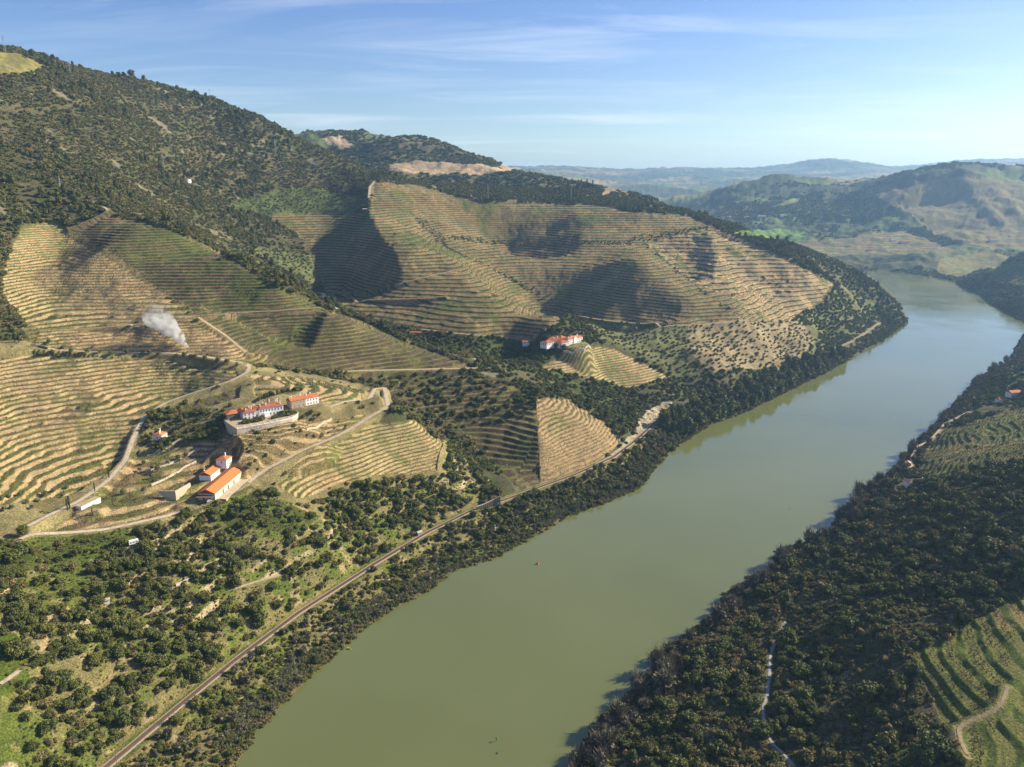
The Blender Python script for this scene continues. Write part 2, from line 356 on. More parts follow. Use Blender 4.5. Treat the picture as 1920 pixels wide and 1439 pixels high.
# vineyards: polygon, terrace height, tread fraction, tread, riser, grass share, waviness
VINES = [
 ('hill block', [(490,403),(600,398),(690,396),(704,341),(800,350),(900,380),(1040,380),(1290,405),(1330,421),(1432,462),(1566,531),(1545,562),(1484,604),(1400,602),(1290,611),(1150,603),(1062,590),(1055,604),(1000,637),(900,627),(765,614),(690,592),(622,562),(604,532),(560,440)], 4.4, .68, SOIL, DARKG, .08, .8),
 ('left block', [(0,540),(12,478),(40,428),(100,410),(130,430),(196,402),(260,411),(330,436),(440,487),(520,537),(602,573),(640,588),(700,606),(760,641),(830,663),(897,689),(760,692),(600,694),(500,684),(468,684),(455,682),(330,664),(200,660),(60,648),(40,600)], 2.8, .66, BROWN, DRYG, .3, .9),
 ('left', [(-60,690),(60,660),(200,672),(330,676),(440,690),(452,708),(300,752),(262,785),(240,850),(190,900),(130,925),(60,935),(-60,960)], 2.4, .60, DRYG, TAN, .45, 2.6),
 ('upper left', [(10,480),(40,430),(100,412),(130,440),(300,545),(372,592),(300,606),(75,620),(40,600),(0,540)], 2.7, .62, DRYG, TAN, .40, 1.2),
 ('mid left', [(60,644),(75,626),(220,618),(375,597),(420,632),(465,665),(455,678),(330,658),(200,656)], 2.4, .64, SOIL, TAN, .30, 2.6),
 ('field a', [(195,403),(260,412),(330,437),(440,488),(520,538),(600,573),(612,582),(560,620),(505,662),(470,660),(425,625),(375,590),(300,540),(200,465),(130,432)], 3.0, .66, BROWN, DARKG, .25, 1.0),
 ('field b', [(600,580),(640,590),(700,608),(760,642),(830,664),(895,690),(760,691),(600,693),(500,682),(505,662),(560,620)], 3.4, .48, DRYG, WALLD, .35, .7),
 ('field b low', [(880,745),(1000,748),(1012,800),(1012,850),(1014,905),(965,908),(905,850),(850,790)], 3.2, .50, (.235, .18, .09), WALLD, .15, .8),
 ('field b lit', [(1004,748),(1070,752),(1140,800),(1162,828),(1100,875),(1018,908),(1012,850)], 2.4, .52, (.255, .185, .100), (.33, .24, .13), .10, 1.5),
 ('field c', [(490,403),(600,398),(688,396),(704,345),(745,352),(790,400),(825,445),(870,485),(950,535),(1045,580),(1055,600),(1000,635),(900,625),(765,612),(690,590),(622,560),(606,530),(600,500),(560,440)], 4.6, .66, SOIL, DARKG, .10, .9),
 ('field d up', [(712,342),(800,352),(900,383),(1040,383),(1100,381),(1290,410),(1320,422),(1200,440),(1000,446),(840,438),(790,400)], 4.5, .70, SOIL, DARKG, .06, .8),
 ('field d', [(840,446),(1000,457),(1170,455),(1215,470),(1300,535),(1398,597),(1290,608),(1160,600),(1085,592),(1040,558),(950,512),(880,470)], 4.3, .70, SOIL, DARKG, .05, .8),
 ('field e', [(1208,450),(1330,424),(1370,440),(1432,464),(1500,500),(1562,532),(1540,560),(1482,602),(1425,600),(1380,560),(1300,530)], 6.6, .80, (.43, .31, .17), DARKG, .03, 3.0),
 ('quinta spur', [(1090,645),(1150,652),(1262,708),(1172,728),(1105,705),(1010,692),(1060,664)], 2.7, .58, DRYG, TAN, .40, .8),
 ('b wood terraces', [(640,702),(760,698),(880,699),(960,715),(1000,746),(1010,800),(965,905),(905,850),(850,795),(790,775),(720,740)], 3.4, .45, DRYG, WALLD, .35, .8),
 ('winery field', [(600,853),(700,795),(780,792),(832,832),(820,880),(700,892),(560,932),(520,905)], 2.4, .55, DRYG, TAN, .45, 1.2),
 ('manor field', [(470,700),(540,705),(620,718),(700,736),(640,750),(600,755),(560,738),(480,742)], 2.2, .55, DRYG, TAN, .55, 1.0),
 ('road strip', [(310,762),(450,722),(448,745),(380,768),(340,772)], 2.8, .5, DRYG, BROWN, .5, 1.0),
 ('bare slope', [(330,830),(420,820),(560,800),(690,775),(600,832),(470,905),(455,890),(300,975),(100,990),(150,945),(215,895),(245,850),(300,845)], 2.4, .66, SOIL, TAN, .35, .7),
 ('right vines', [(1690,1218),(1760,1200),(1880,1128),(1990,1090),(1990,1500),(1815,1470),(1790,1390),(1740,1300)], 2.3, .60, (.26, .20, .085), GRASS, .45, .25),
 ('riverside vines', [(1742,897),(1722,870),(1760,805),(1850,778),(1960,745),(1960,850),(1800,882)], 3.0, .64, (.25, .205, .085), GRASS, .4, 1.6),
 ('far bank vines', [(1755,512),(1765,485),(1850,470),(1910,482),(1840,508),(1790,520)], 4.0, .6, DRYG, DRYG, .4, 1.0),
 ('right ridge', [(1640,362),(1780,330),(1990,340),(1990,460),(1880,470),(1760,440),(1700,400)], 9.0, .6, DRYG, BROWN, .25, 1.0),
 ('right ridge low', [(1500,455),(1700,430),(1800,470),(1700,480),(1540,475)], 7.0, .6, BROWN, DRYG, .3, 1.0),
 ('spur end', [(1860,500),(1960,480),(1960,540),(1850,530)], 4.0, .5, DRYG, DARKG, .3, .6),
]
# plain covers: polygon, colour, shrub density factor
COVERS = [
 ('open ground', [(-60,638),(60,643),(200,654),(330,658),(455,674),(480,690),(560,695),(640,712),(725,733),(738,760),(705,800),(842,828),(838,886),(700,902),(560,942),(470,912),(300,984),(60,1008),(-60,1010)], (.235,.200,.095), 'open'),
 ('open ground', [(1690,1218),(1760,1200),(1880,1128),(1990,1090),(1990,1500),(1815,1470),(1790,1390),(1740,1300)], (.14,.15,.05), 'open'),
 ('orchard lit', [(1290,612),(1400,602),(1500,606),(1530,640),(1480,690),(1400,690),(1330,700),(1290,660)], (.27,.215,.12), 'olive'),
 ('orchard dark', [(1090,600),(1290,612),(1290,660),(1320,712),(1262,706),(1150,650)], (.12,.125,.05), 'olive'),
 ('slope f', [(1400,602),(1560,535),(1640,560),(1650,605),(1500,675),(1530,640),(1500,606)], (.14,.15,.05), 'wood'),
 ('lower garden', [(300,845),(330,830),(420,820),(440,800),(420,770),(380,768),(310,762),(272,784),(262,815),(270,840)], (.17,.15,.07), 'sparse'),
 ('green ledge', [(-60,1000),(60,1010),(240,995),(260,1015),(140,1055),(-60,1070)], (.085,.108,.022), 'grass'),
 ('green bank', [(480,918),(540,945),(600,965),(560,1000),(430,985),(400,950)], (.092,.112,.026), 'sparse'),
 ('green corner', [(-60,1180),(30,1185),(60,1230),(50,1290),(-60,1330)], (.085,.120,.018), 'grass'),
 ('cliff', [(1015,910),(1100,878),(1165,832),(1185,812),(1210,770),(1255,745),(1262,756),(1235,785),(1185,838),(1100,885)], (.36,.31,.22), 'rock'),
 ('meadow', [(1370,434),(1440,432),(1510,436),(1500,452),(1450,454)], (.15,.24,.045), 'none'),
 ('meadow', [(1612,455),(1650,441),(1680,462),(1640,470)], (.17,.25,.05), 'none'),
 ('meadow', [(1440,390),(1500,372),(1500,388),(1450,395)], (.24,.26,.08), 'none'),
 ('bare field', [(722,312),(770,304),(860,309),(950,314),(985,322),(880,328),(760,324)], (.37,.28,.175), 'none'),
 ('bare field', [(600,262),(640,252),(668,272),(640,280)], (.35,.26,.175), 'none'),
 ('bare field', [(1128,368),(1160,362),(1196,373),(1165,355),(1130,356)], (.35,.26,.17), 'none'),
 ('hill meadow', [(-80,150),(-80,90),(0,100),(40,106),(85,130),(50,137),(0,137)], (.22,.20,.07), 'none'),
 ('green band', [(430,378),(560,352),(685,362),(690,395),(520,402),(430,400)], (.080,.105,.035), 'bushy'),
 ('green orchard', [(470,470),(560,472),(600,500),(590,540),(560,520)], (.11,.125,.045), 'olive'),
 ('b wood', [(640,700),(880,699),(960,715),(1000,745),(880,745),(850,790),(780,770),(700,735)], (.10,.105,.042), 'wood'),
 ('c wood', [(830,632),(1000,642),(1060,664),(1010,692),(1090,712),(1150,735),(1180,800),(1130,770),(1060,725),(960,690),(900,670)], (.07,.085,.03), 'wood'),
 ('far bank grass', [(1900,640),(1960,640),(1960,720),(1860,745),(1800,770),(1780,790),(1830,750)], (.13,.19,.04), 'sparse'),
]
def poly_world(p): return world_line(p, 12.0, True)[:, :2]
VINEW = [(n, poly_world(p), st, fr, tr, ri, gr, wa) for n, p, st, fr, tr, ri, gr, wa in VINES]
COVW = [(n, poly_world(p), c, k) for n, p, c, k in COVERS]

RIVER = np.array([(-300, 60), (-235, 150)] + W_LB + W_FB + W_RB[::-1] + [(-20, 200), (-75, 60)])

# ------------------------------------------------------------------ the ground grid (dense near, coarse far)
def rsteps(a, b, q):
    n = int(math.log(b / a) / q); return list(np.exp(np.linspace(math.log(a), math.log(b), n, endpoint=False)))
QF = 1.0
GR = np.array(rsteps(110, 260, .006*QF) + rsteps(260, 560, .0022*QF) + rsteps(560, 2000, .00155*QF) + rsteps(2000, 4600, .0035*QF) + rsteps(4600, 15800, .009*QF))
GT = np.linspace(math.radians(-46), math.radians(46), int(1560/QF))
NR, NT = len(GR), len(GT)
GRR, GTT = np.meshgrid(GR, GT, indexing='ij')
GX, GY = GRR * np.sin(GTT), GRR * np.cos(GTT)
GZ = h_base(GX.ravel(), GY.ravel()).reshape(GX.shape)
def window(x0, x1, y0, y1):
    """grid rows and columns that cover a world box"""
    xs, ys = np.array([x0, x1, x0, x1, (x0+x1)/2, (x0+x1)/2]), np.array([y0, y0, y1, y1, y0, y1])
    th = np.arctan2(xs, ys); cx, cy = min(max(0, x0), x1), max(y0, 1.0)
    rmin, rmax = math.hypot(cx, cy), np.hypot(xs, ys).max()
    i0, i1 = np.searchsorted(GR, rmin) - 1, np.searchsorted(GR, rmax) + 1
    j0, j1 = np.searchsorted(GT, th.min()) - 1, np.searchsorted(GT, th.max()) + 1
    return slice(max(i0, 0), min(i1, NR)), slice(max(j0, 0), min(j1, NT))
def inside(px, py, P):
    c = np.zeros(px.shape, bool)
    n = len(P)
    for k in range(n):
        x1, y1 = P[k]; x2, y2 = P[(k+1) % n]
        if y1 == y2: continue
        m = ((y1 > py) != (y2 > py)) & (px < (x2-x1)*(py-y1)/(y2-y1) + x1)
        c ^= m
    return c
def near_line(line, W):
    """per-vertex distance (up to W) to a world polyline and the height on it"""
    D = np.full(GX.shape, 1e6, np.float32); H = np.zeros(GX.shape, np.float32)
    for a, b in zip(line[:-1], line[1:]):
        si, sj = window(min(a[0], b[0])-W, max(a[0], b[0])+W, min(a[1], b[1])-W, max(a[1], b[1])+W)
        x, y = GX[si, sj], GY[si, sj]
        if x.size == 0: continue
        L2 = (b[0]-a[0])**2 + (b[1]-a[1])**2 + 1e-9
        t = np.clip(((x-a[0])*(b[0]-a[0]) + (y-a[1])*(b[1]-a[1])) / L2, 0, 1)
        d = np.hypot(x-a[0]-t*(b[0]-a[0]), y-a[1]-t*(b[1]-a[1]))
        m = d < D[si, sj]
        D[si, sj] = np.where(m, d, D[si, sj])
        if len(a) > 2: H[si, sj] = np.where(m, a[2]+t*(b[2]-a[2]), H[si, sj])
    return D, H

# pale rock showing through the scrub of the big hill is set further down
# soft relief: gullies and lumps, stronger on the rough hill
n_big = fbm(GX, GY, 150, 4, 3); n_mid = fbm(GX, GY, 46, 4, 11); n_small = fbm(GX, GY, 11, 3, 23)
far = sstep(1800, 4200, GRR)
rel = np.ones(GX.shape)
wet = inside(GX.ravel(), GY.ravel(), RIVER).reshape(GX.shape)
warpx = fbm(GX, GY, 26, 3, 41) * 4.0; warpy = fbm(GX, GY, 26, 3, 57) * 4.0
vin = np.zeros(GX.shape); step = np.ones(GX.shape); frac = np.full(GX.shape, .6); wav = np.zeros(GX.shape); gsh = np.zeros(GX.shape); inc = np.full(GX.shape, .16)
KIND = np.zeros(GX.shape, np.uint8)              # 0 scrub, 1 vines, 2 olive, 3 wood, 4 grass, 5 sparse, 6 rock, 7 none, 8 bushy, 9 near slope, 10 far land, 11 thicket
tread = np.empty(GX.shape + (3,)); riser = np.empty(GX.shape + (3,))
g1 = fbm(GX, GY, 60, 4, 71); g2 = fbm(GX, GY, 9, 3, 83); g3 = fbm(GX, GY, 22, 3, 95)
base_c = mixv(mixv(SCRUB, (.112, .098, .054), sstep(-.1, .5, g1)), (.070, .085, .028), sstep(0, .5, g3))
fclr = mixv(mixv((.060, .072, .030), (.26, .205, .10), sstep(-.05, .35, fbm(GX, GY, 420, 4, 101))), (.11, .15, .05), sstep(.1, .45, fbm(GX, GY, 260, 3, 131)))
base_c = mixv(base_c, fclr, far)
tread[:] = base_c; riser[:] = base_c
KIND[far > .5] = 10
rockp = sstep(.38, .56, fbm(GX, GY, 26, 4, 611, .62)) * (1 - far)
base_c = mixv(base_c, (.27, .235, .165), rockp * .6); tread[:] = base_c; riser[:] = base_c
# the open slope on the left bank below the road
D_rail, H_rail = near_line(railw, 70.0)
near_poly = poly_world([(-200,1600),(-200,990),(60,1008),(200,1002),(300,984),(410,952),(470,915),(560,925),(700,898),(822,885),(842,838),(900,880),(950,930),(1010,915),(1080,890),(1160,850),(1240,785),(1300,752),(1330,797),(1230,880),(1010,1000),(740,1140),(440,1439),(300,1600)])
def wpoly(P, soft=True):
    x0, y0 = P.min(0) - 8; x1, y1 = P.max(0) + 8
    si, sj = window(x0, x1, y0, y1)
    x, y = GX[si, sj] + (warpx[si, sj] * .6 if soft else 0), GY[si, sj] + (warpy[si, sj] * .6 if soft else 0)
    return si, sj, inside(x, y, P)
si, sj, m = wpoly(near_poly)
gcol = mixv(mixv((.195, .170, .074), (.118, .148, .030), sstep(-.3, .3, .5 * g1 + .8 * g3 + .7 * g2)[si, sj]), (.36, .28, .16), sstep(.20, .48, fbm(GX, GY, 9, 5, 151, .66)[si, sj]) * .8)
tread[si, sj][m] = gcol[m]; riser[si, sj][m] = gcol[m]; KIND[si, sj][m] = 9
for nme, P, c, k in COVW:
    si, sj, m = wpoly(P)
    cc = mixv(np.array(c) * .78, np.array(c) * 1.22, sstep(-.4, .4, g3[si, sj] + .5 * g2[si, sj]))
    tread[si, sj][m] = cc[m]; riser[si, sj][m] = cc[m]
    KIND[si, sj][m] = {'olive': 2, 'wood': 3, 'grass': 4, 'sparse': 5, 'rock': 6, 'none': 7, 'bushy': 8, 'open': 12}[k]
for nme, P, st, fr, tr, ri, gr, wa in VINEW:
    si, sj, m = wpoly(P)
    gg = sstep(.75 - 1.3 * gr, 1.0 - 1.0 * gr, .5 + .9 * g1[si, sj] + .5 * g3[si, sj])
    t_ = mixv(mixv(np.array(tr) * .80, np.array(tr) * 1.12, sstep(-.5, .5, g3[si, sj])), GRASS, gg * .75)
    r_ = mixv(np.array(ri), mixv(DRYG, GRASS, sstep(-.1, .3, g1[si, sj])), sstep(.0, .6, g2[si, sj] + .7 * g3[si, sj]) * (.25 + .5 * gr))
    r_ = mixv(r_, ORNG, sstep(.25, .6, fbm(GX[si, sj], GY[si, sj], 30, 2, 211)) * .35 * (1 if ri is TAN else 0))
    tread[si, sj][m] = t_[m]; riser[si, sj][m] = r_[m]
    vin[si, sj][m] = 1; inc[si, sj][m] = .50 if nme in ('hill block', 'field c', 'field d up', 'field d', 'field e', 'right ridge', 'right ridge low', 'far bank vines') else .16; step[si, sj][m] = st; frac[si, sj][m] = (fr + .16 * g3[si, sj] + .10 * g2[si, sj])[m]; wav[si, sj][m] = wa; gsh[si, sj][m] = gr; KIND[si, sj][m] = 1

bw_ = poly_world([(640,702),(760,698),(880,699),(960,715),(1000,746),(1005,780),(930,790),(870,800),(790,775),(720,740)])
si, sj, m = wpoly(bw_); KIND[si, sj][m] = 13
for q_ in ([(452,858),(470,898),(540,862),(640,812),(690,784),(600,800),(540,815),(470,828),(440,838)], [(560,800),(640,790),(700,770),(722,752),(690,750),(620,778)]):
    si, sj, m = wpoly(poly_world(q_)); KIND[si, sj][m] = 14
    tread[si, sj][m] = mixv(tread[si, sj][m], (.15, .125, .06), np.full(m.sum(), .55))
# ------------------------------------------------------------------ heights
amp = np.where(vin > 0, 0.35, 1.0)
rough = np.where(KIND == 9, .75, 1.0)
ZS = GZ + (n_big * 6.0 * amp + n_mid * 3.2 * amp * rough) * np.clip(GRR / 900, .35, 1.6) * (1 + 1.6 * far)
ZS = ZS + np.where(vin > 0, wav * (n_mid * 1.5 + fbm(GX, GY, 95, 2, 311) * 1.3), 0)
D_bank, _ = near_line(np.vstack([RIVER, RIVER[:1]]), 60.0)
ZS = ZS + 70 * fbm(GX, GY, 1700, 4, 801) * sstep(5200, 8500, GRR)
keep = sstep(0, 45, np.minimum(D_bank, D_rail))
ZS = GZ + (ZS - GZ) * keep
tp = (ZS + 60) / step + vin * (.16 * n_small + .25 * n_mid)
ft = tp - np.floor(tp)
g_ = np.where(ft < frac, inc * ft / np.maximum(frac, .01), inc + (1 - inc) * np.minimum((ft - frac) / np.maximum((1 - frac) * .80, .01), 1))
ZV = step * (np.floor(tp) + g_) - 60 - step * .5 + .25 * n_small
terr = vin * sstep(0, 30, D_bank)
ZF = np.where(terr > .3, ZV, ZS + n_small * np.where(KIND == 9, 1.1, .7) * keep)
# ledges and outcrops on the slope below the road
led = (ZS + 6 * n_mid) / 7.0; lf = led - np.floor(led)
ledge = np.where(lf < .7, .35 * lf / .7, .35 + .65 * (lf - .7) / .3)
lw = np.where(KIND == 9, .75, 0) * sstep(14, 30, D_rail) * sstep(.0, .3, fbm(GX, GY, 55, 2, 401) + .12) * keep
ZF = ZF + lw * ((np.floor(led) + ledge) - led) * 7.0
rk = np.where((KIND == 9) & (lf > .66) & (lw > .25), 1.0, 0.0) * sstep(-.15, .25, g3)
ROCKC = mixv((.36, .285, .18), (.50, .40, .25), sstep(-.4, .4, g2))
tread[:] = mixv(tread, ROCKC, rk); riser[:] = mixv(riser, ROCKC, rk)
# rocky cut above the railway
rw = np.where(KIND == 6, 1.0, 0)
ZF = ZF + rw * (fbm(GX, GY, 7, 3, 431) * 2.6)
# pads under buildings: photo point, radius, extra height
PADS = [((500,780), 17, 0.0), ((572,760), 15, 0.0), ((302,820), 9, 0), ((404,926), 12, 0), ((428,908), 12, -.5), ((392,893), 10, 0), ((412,880), 10, 0), ((428,872), 8, 4.0), ((358,940), 9, 0), ((1074,645), 20, 0), ((1700,912), 10, 0), ((1302,778), 8, 0), ((168,955), 8, 0)]
PADW = []
for (px, py), r_, up in PADS:
    h = hit(px, py)[0]; h[2] += up
    if (px, py) == (428, 908): h[2] = PADW[3][2]
    if (px, py) == (412, 880): h[2] = PADW[5][2]
    PADW.append(h)
# the manor's terrace stands on ground about five metres lower
TER_PX = [(442, 806), (444, 804.5), (470, 800), (500, 794.5), (526, 789.5), (548, 783.5), (555, 780), (559, 776)]
zt_ = PADW[0][2]
D, H = near_line(np.array([at_z(x, y, zt_ + .35) for x, y in TER_PX]), 40.0)
ZF = np.where(D < 40, np.maximum(ZF, zt_ - 4.6 - .75 * np.maximum(D - 3, 0)), ZF)
# roads and railway bench
ROADLINE = []
for nme, key, w, ln in ROADW:
    ln = ln.copy()
    zz = ln[:, 2].copy()
    for _ in range(6):
        zz[1:-1] = (zz[:-2] + 2 * zz[1:-1] + zz[2:]) / 4
    ln[:, 2] = zz + .2
    ROADLINE.append((nme, key, w, ln))
    D, H = near_line(ln, w / 2 + 7)
    k_ = 1 - sstep(w / 2 + .7, w / 2 + 6, D)
    ZF = ZF * (1 - k_) + H * k_
    e_ = (D < w / 2 + (1.6 if 'road' in nme else .7)) & (D > w / 2 - .8)
    tread[e_] = mixv(tread[e_], (.36, .29, .16), np.full(e_.sum(), .55)); riser[e_] = mixv(riser[e_], (.36, .29, .16), np.full(e_.sum(), .55))
k_ = 1 - sstep(4.6, 13, D_rail)
ZF = ZF * (1 - k_) + RAIL_Z * k_
e_ = (D_rail < 5.6 + 2.5 * g3) & (D_rail > 2.2) & (KIND != 6)
tread[e_] = mixv((.105, .135, .028), DRYG, sstep(-.3, .3, g3[e_] + .4 * g2[e_])); riser[e_] = tread[e_]
for h, ((px, py), r_, up) in zip(PADW, PADS):
    si, sj = window(h[0]-r_*1.8, h[0]+r_*1.8, h[1]-r_*1.8, h[1]+r_*1.8)
    d = np.hypot(GX[si, sj]-h[0], GY[si, sj]-h[1])
    k_ = 1 - sstep(r_, r_ * 1.7, d)
    ZF[si, sj] = ZF[si, sj] * (1 - k_) + h[2] * k_
# river bed and banks
out_ = ~wet
ZF = np.where(out_, np.maximum(ZF, np.minimum(.2 + .22 * D_bank, 3.0)), ZF)
ZF = np.where(out_ & (D_bank < 14), np.minimum(ZF, .5 + .75 * D_bank), ZF)
ZF = np.where(wet, -np.minimum(.25 + .3 * D_bank, 6.0), ZF)
bk = (1 - sstep(2, 10, D_bank)) * out_
tread[:] = mixv(tread, (.12, .095, .055), bk); riser[:] = mixv(riser, (.12, .095, .055), bk)
for a_ in (tread, riser): np.clip(a_, .01, .8, out=a_)

def ground(x, y):
    """height of the finished ground"""
    x = np.atleast_1d(np.asarray(x, float)); y = np.atleast_1d(np.asarray(y, float))
    fi = np.clip(np.interp(np.hypot(x, y), GR, np.arange(NR)), 0, NR - 1.001); fj = np.clip((np.arctan2(x, y) - GT[0]) / (GT[-1] - GT[0]) * (NT - 1), 0, NT - 1.001)
    i, j = fi.astype(int), fj.astype(int); a, b = fi - i, fj - j
    return ZF[i, j]*(1-a)*(1-b) + ZF[i+1, j]*a*(1-b) + ZF[i, j+1]*(1-a)*b + ZF[i+1, j+1]*a*b
def cell(x, y):
    i = np.clip(np.rint(np.interp(np.hypot(x, y), GR, np.arange(NR))).astype(int), 0, NR - 1)
    j = np.clip(np.rint((np.arctan2(x, y) - GT[0]) / (GT[-1] - GT[0]) * (NT - 1)).astype(int), 0, NT - 1)
    return i, j
def on_ground(px, py):
    """finished ground seen at a photo pixel"""
    u, y, k = ray(px, py)
    ts = np.exp(np.linspace(math.log(200), math.log(9000), 6000))
    b = CAM_H + k * ts < ground(u * ts, y * ts)
    t = ts[int(np.argmax(b))] if b.any() else 3000.0
    return Vector((u * t, y * t, float(ground(u * t, y * t)[0])))

def mesh_np(name, co, faces, smooth=True, mat=None):
    me = bpy.data.meshes.new(name)
    co = np.ascontiguousarray(co, np.float32); faces = np.ascontiguousarray(faces, np.int32)
    me.vertices.add(len(co)); me.vertices.foreach_set('co', co.ravel())
    me.loops.add(faces.size); me.loops.foreach_set('vertex_index', faces.ravel())
    me.polygons.add(len(faces)); me.polygons.foreach_set('loop_start', np.arange(0, faces.size, faces.shape[1], dtype=np.int32))
    me.polygons.foreach_set('use_smooth', np.full(len(faces), smooth))
    me.update(calc_edges=True)
    if mat: me.materials.append(mat)
    return me
def link(name, me, parent=None):
    o = bpy.data.objects.new(name, me); COL.objects.link(o)
    if parent: o.parent = parent
    return o
def structure(o): o['kind'] = 'structure'; return o
def tag(o, label, cat, group=None):
    o['label'] = label; o['category'] = cat
    if group: o['group'] = group
    return o
# ------------------------------------------------------------------ materials
class NT_:
    def __init__(s, name):
        s.m = bpy.data.materials.new(name); s.m.use_nodes = True
        s.t = s.m.node_tree; s.n = s.t.nodes; s.b = s.n['Principled BSDF']
    def new(s, typ, **kw):
        n = s.n.new(typ)
        for k, v in kw.items(): setattr(n, k, v)
        return n
    def set(s, sock, v):
        if hasattr(v, 'is_linked') or hasattr(v, 'links'): s.t.links.new(v, sock)
        else: sock.default_value = v
    def math(s, op, a, b=0.0, c=0.0, clamp=False):
        n = s.new('ShaderNodeMath', operation=op, use_clamp=clamp)
        for i, v in enumerate((a, b, c)): s.set(n.inputs[i], v)
        return n.outputs[0]
    def mix(s, f, a, b, blend='MIX'):
        n = s.new('ShaderNodeMix', data_type='RGBA', blend_type=blend)
        s.set(n.inputs[0], f); s.set(n.inputs[6], a if not isinstance(a, tuple) else a + (1,)); s.set(n.inputs[7], b if not isinstance(b, tuple) else b + (1,))
        return n.outputs[2]
    def noise(s, scale, detail=3, rough=.55, vec=None, out='Fac', dist=0.0):
        n = s.new('ShaderNodeTexNoise'); n.inputs['Scale'].default_value = scale; n.inputs['Detail'].default_value = detail
        n.inputs['Roughness'].default_value = rough; n.inputs['Distortion'].default_value = dist
        if vec is not None: s.t.links.new(vec, n.inputs['Vector'])
        return n.outputs[out]
    def ramp(s, v, a, b, lo=0.0, hi=1.0):
        n = s.new('ShaderNodeMapRange', interpolation_type='SMOOTHSTEP')
        s.set(n.inputs['Value'], v); n.inputs['From Min'].default_value = a; n.inputs['From Max'].default_value = b
        n.inputs['To Min'].default_value = lo; n.inputs['To Max'].default_value = hi
        return n.outputs[0]
    def attr(s, name, out='Fac'):
        n = s.new('ShaderNodeAttribute', attribute_name=name); return n.outputs[out]
    def pos(s):
        return s.new('ShaderNodeNewGeometry').outputs['Position']
    def objco(s):
        return s.new('ShaderNodeTexCoord').outputs['Object']
    def bump(s, h, strength, dist=.3):
        n = s.new('ShaderNodeBump'); n.inputs['Strength'].default_value = strength; n.inputs['Distance'].default_value = dist
        s.t.links.new(h, n.inputs['Height']); s.t.links.new(n.outputs[0], s.b.inputs['Normal'])
    def color(s, c): s.set(s.b.inputs['Base Color'], c if not isinstance(c, tuple) else c + (1,))
    def rough(s, v): s.set(s.b.inputs['Roughness'], v)
    def spec(s, v): s.b.inputs['Specular IOR Level'].default_value = v

def ground_mat():
    k = NT_('hillside_ground'); p = k.pos()
    t, r = k.attr('tread', 'Color'), k.attr('riser', 'Color')
    tp, fr, vn = k.attr('phase'), k.attr('tread_share'), k.attr('vines')
    wob = k.math('MULTIPLY', k.math('SUBTRACT', k.noise(.35, 3, .6, p), .5), .16)
    f = k.math('FRACT', k.math('ADD', tp, wob))
    edge = k.math('SUBTRACT', f, fr)
    rm = k.math('MULTIPLY', k.ramp(edge, -.03, .03), k.ramp(f, .90, .99, 1.0, .0))
    rm = k.math('MULTIPLY', rm, vn)
    col = k.mix(rm, t, r)
    # bare vine rows: two broken dark lines along each tread
    q = k.math('DIVIDE', f, k.math('MAXIMUM', fr, .05))
    l1 = k.ramp(k.math('ABSOLUTE', k.math('SUBTRACT', q, .30)), .05, .15, 1, 0)
    l2 = k.ramp(k.math('ABSOLUTE', k.math('SUBTRACT', q, .72)), .05, .15, 1, 0)
    ln = k.math('MULTIPLY', k.math('ADD', l1, l2, clamp=True), k.ramp(k.noise(1.1, 2, .6, p), .40, .62))
    ln = k.math('MULTIPLY', k.math('MULTIPLY', ln, k.ramp(edge, -.02, .02, 1, 0)), k.math('MULTIPLY', vn, .65))
    col = k.mix(ln, col, (.075, .058, .040))
    n1 = k.noise(.9, 5, .65, p)
    col = k.mix(1.0, col, k.mix(k.ramp(n1, .28, .72), (.46, .46, .44), (1.50, 1.48, 1.42)), 'MULTIPLY')
    n2 = k.noise(.13, 4, .6, p)
    col = k.mix(1.0, col, k.mix(k.ramp(n2, .3, .7), (.80, .84, .80), (1.18, 1.13, 1.08)), 'MULTIPLY')
    # scattered pale stones and dark tufts
    st = k.ramp(k.noise(.55, 2, .5, p), .66, .74)
    col = k.mix(k.math('MULTIPLY', st, .45), col, (.40, .33, .22))
    k.color(col); k.rough(.92); k.spec(.12)
    k.bump(k.math('ADD', n1, k.math('MULTIPLY', k.noise(2.7, 3, .6, p), .5)), .75, 1.3)
    return k.m
def water_mat():
    k = NT_('river_water'); p = k.pos()
    n1 = k.noise(.006, 3, .5, p)
    col = k.mix(k.ramp(n1, .3, .7), (.120, .134, .040), (.136, .150, .048))
    k.color(col); k.b.inputs['IOR'].default_value = 1.55
    k.rough(k.ramp(k.noise(.012, 4, .6, p), .35, .65, .055, .14)); k.spec(.5)
    mp = k.new('ShaderNodeMapping'); mp.inputs['Rotation'].default_value = (0, 0, math.radians(36)); mp.inputs['Scale'].default_value = (1.0, .45, 1)
    k.t.links.new(p, mp.inputs['Vector'])
    k.bump(k.math('ADD', k.noise(.35, 3, .55, mp.outputs[0]), k.math('MULTIPLY', k.noise(.05, 2, .5, p), 1.6)), .10, .25)
    return k.m
def plain(name, c, rough=.85, var=.25, scale=1.5, bump=0.0):
    k = NT_(name); p = k.pos()
    n = k.noise(scale, 4, .6, p)
    col = k.mix(k.ramp(n, .3, .7), tuple(x * (1 - var) for x in c), tuple(min(x * (1 + var), .9) for x in c))
    k.color(col); k.rough(rough); k.spec(.25)
    if bump: k.bump(n, bump, .15)
    return k.m
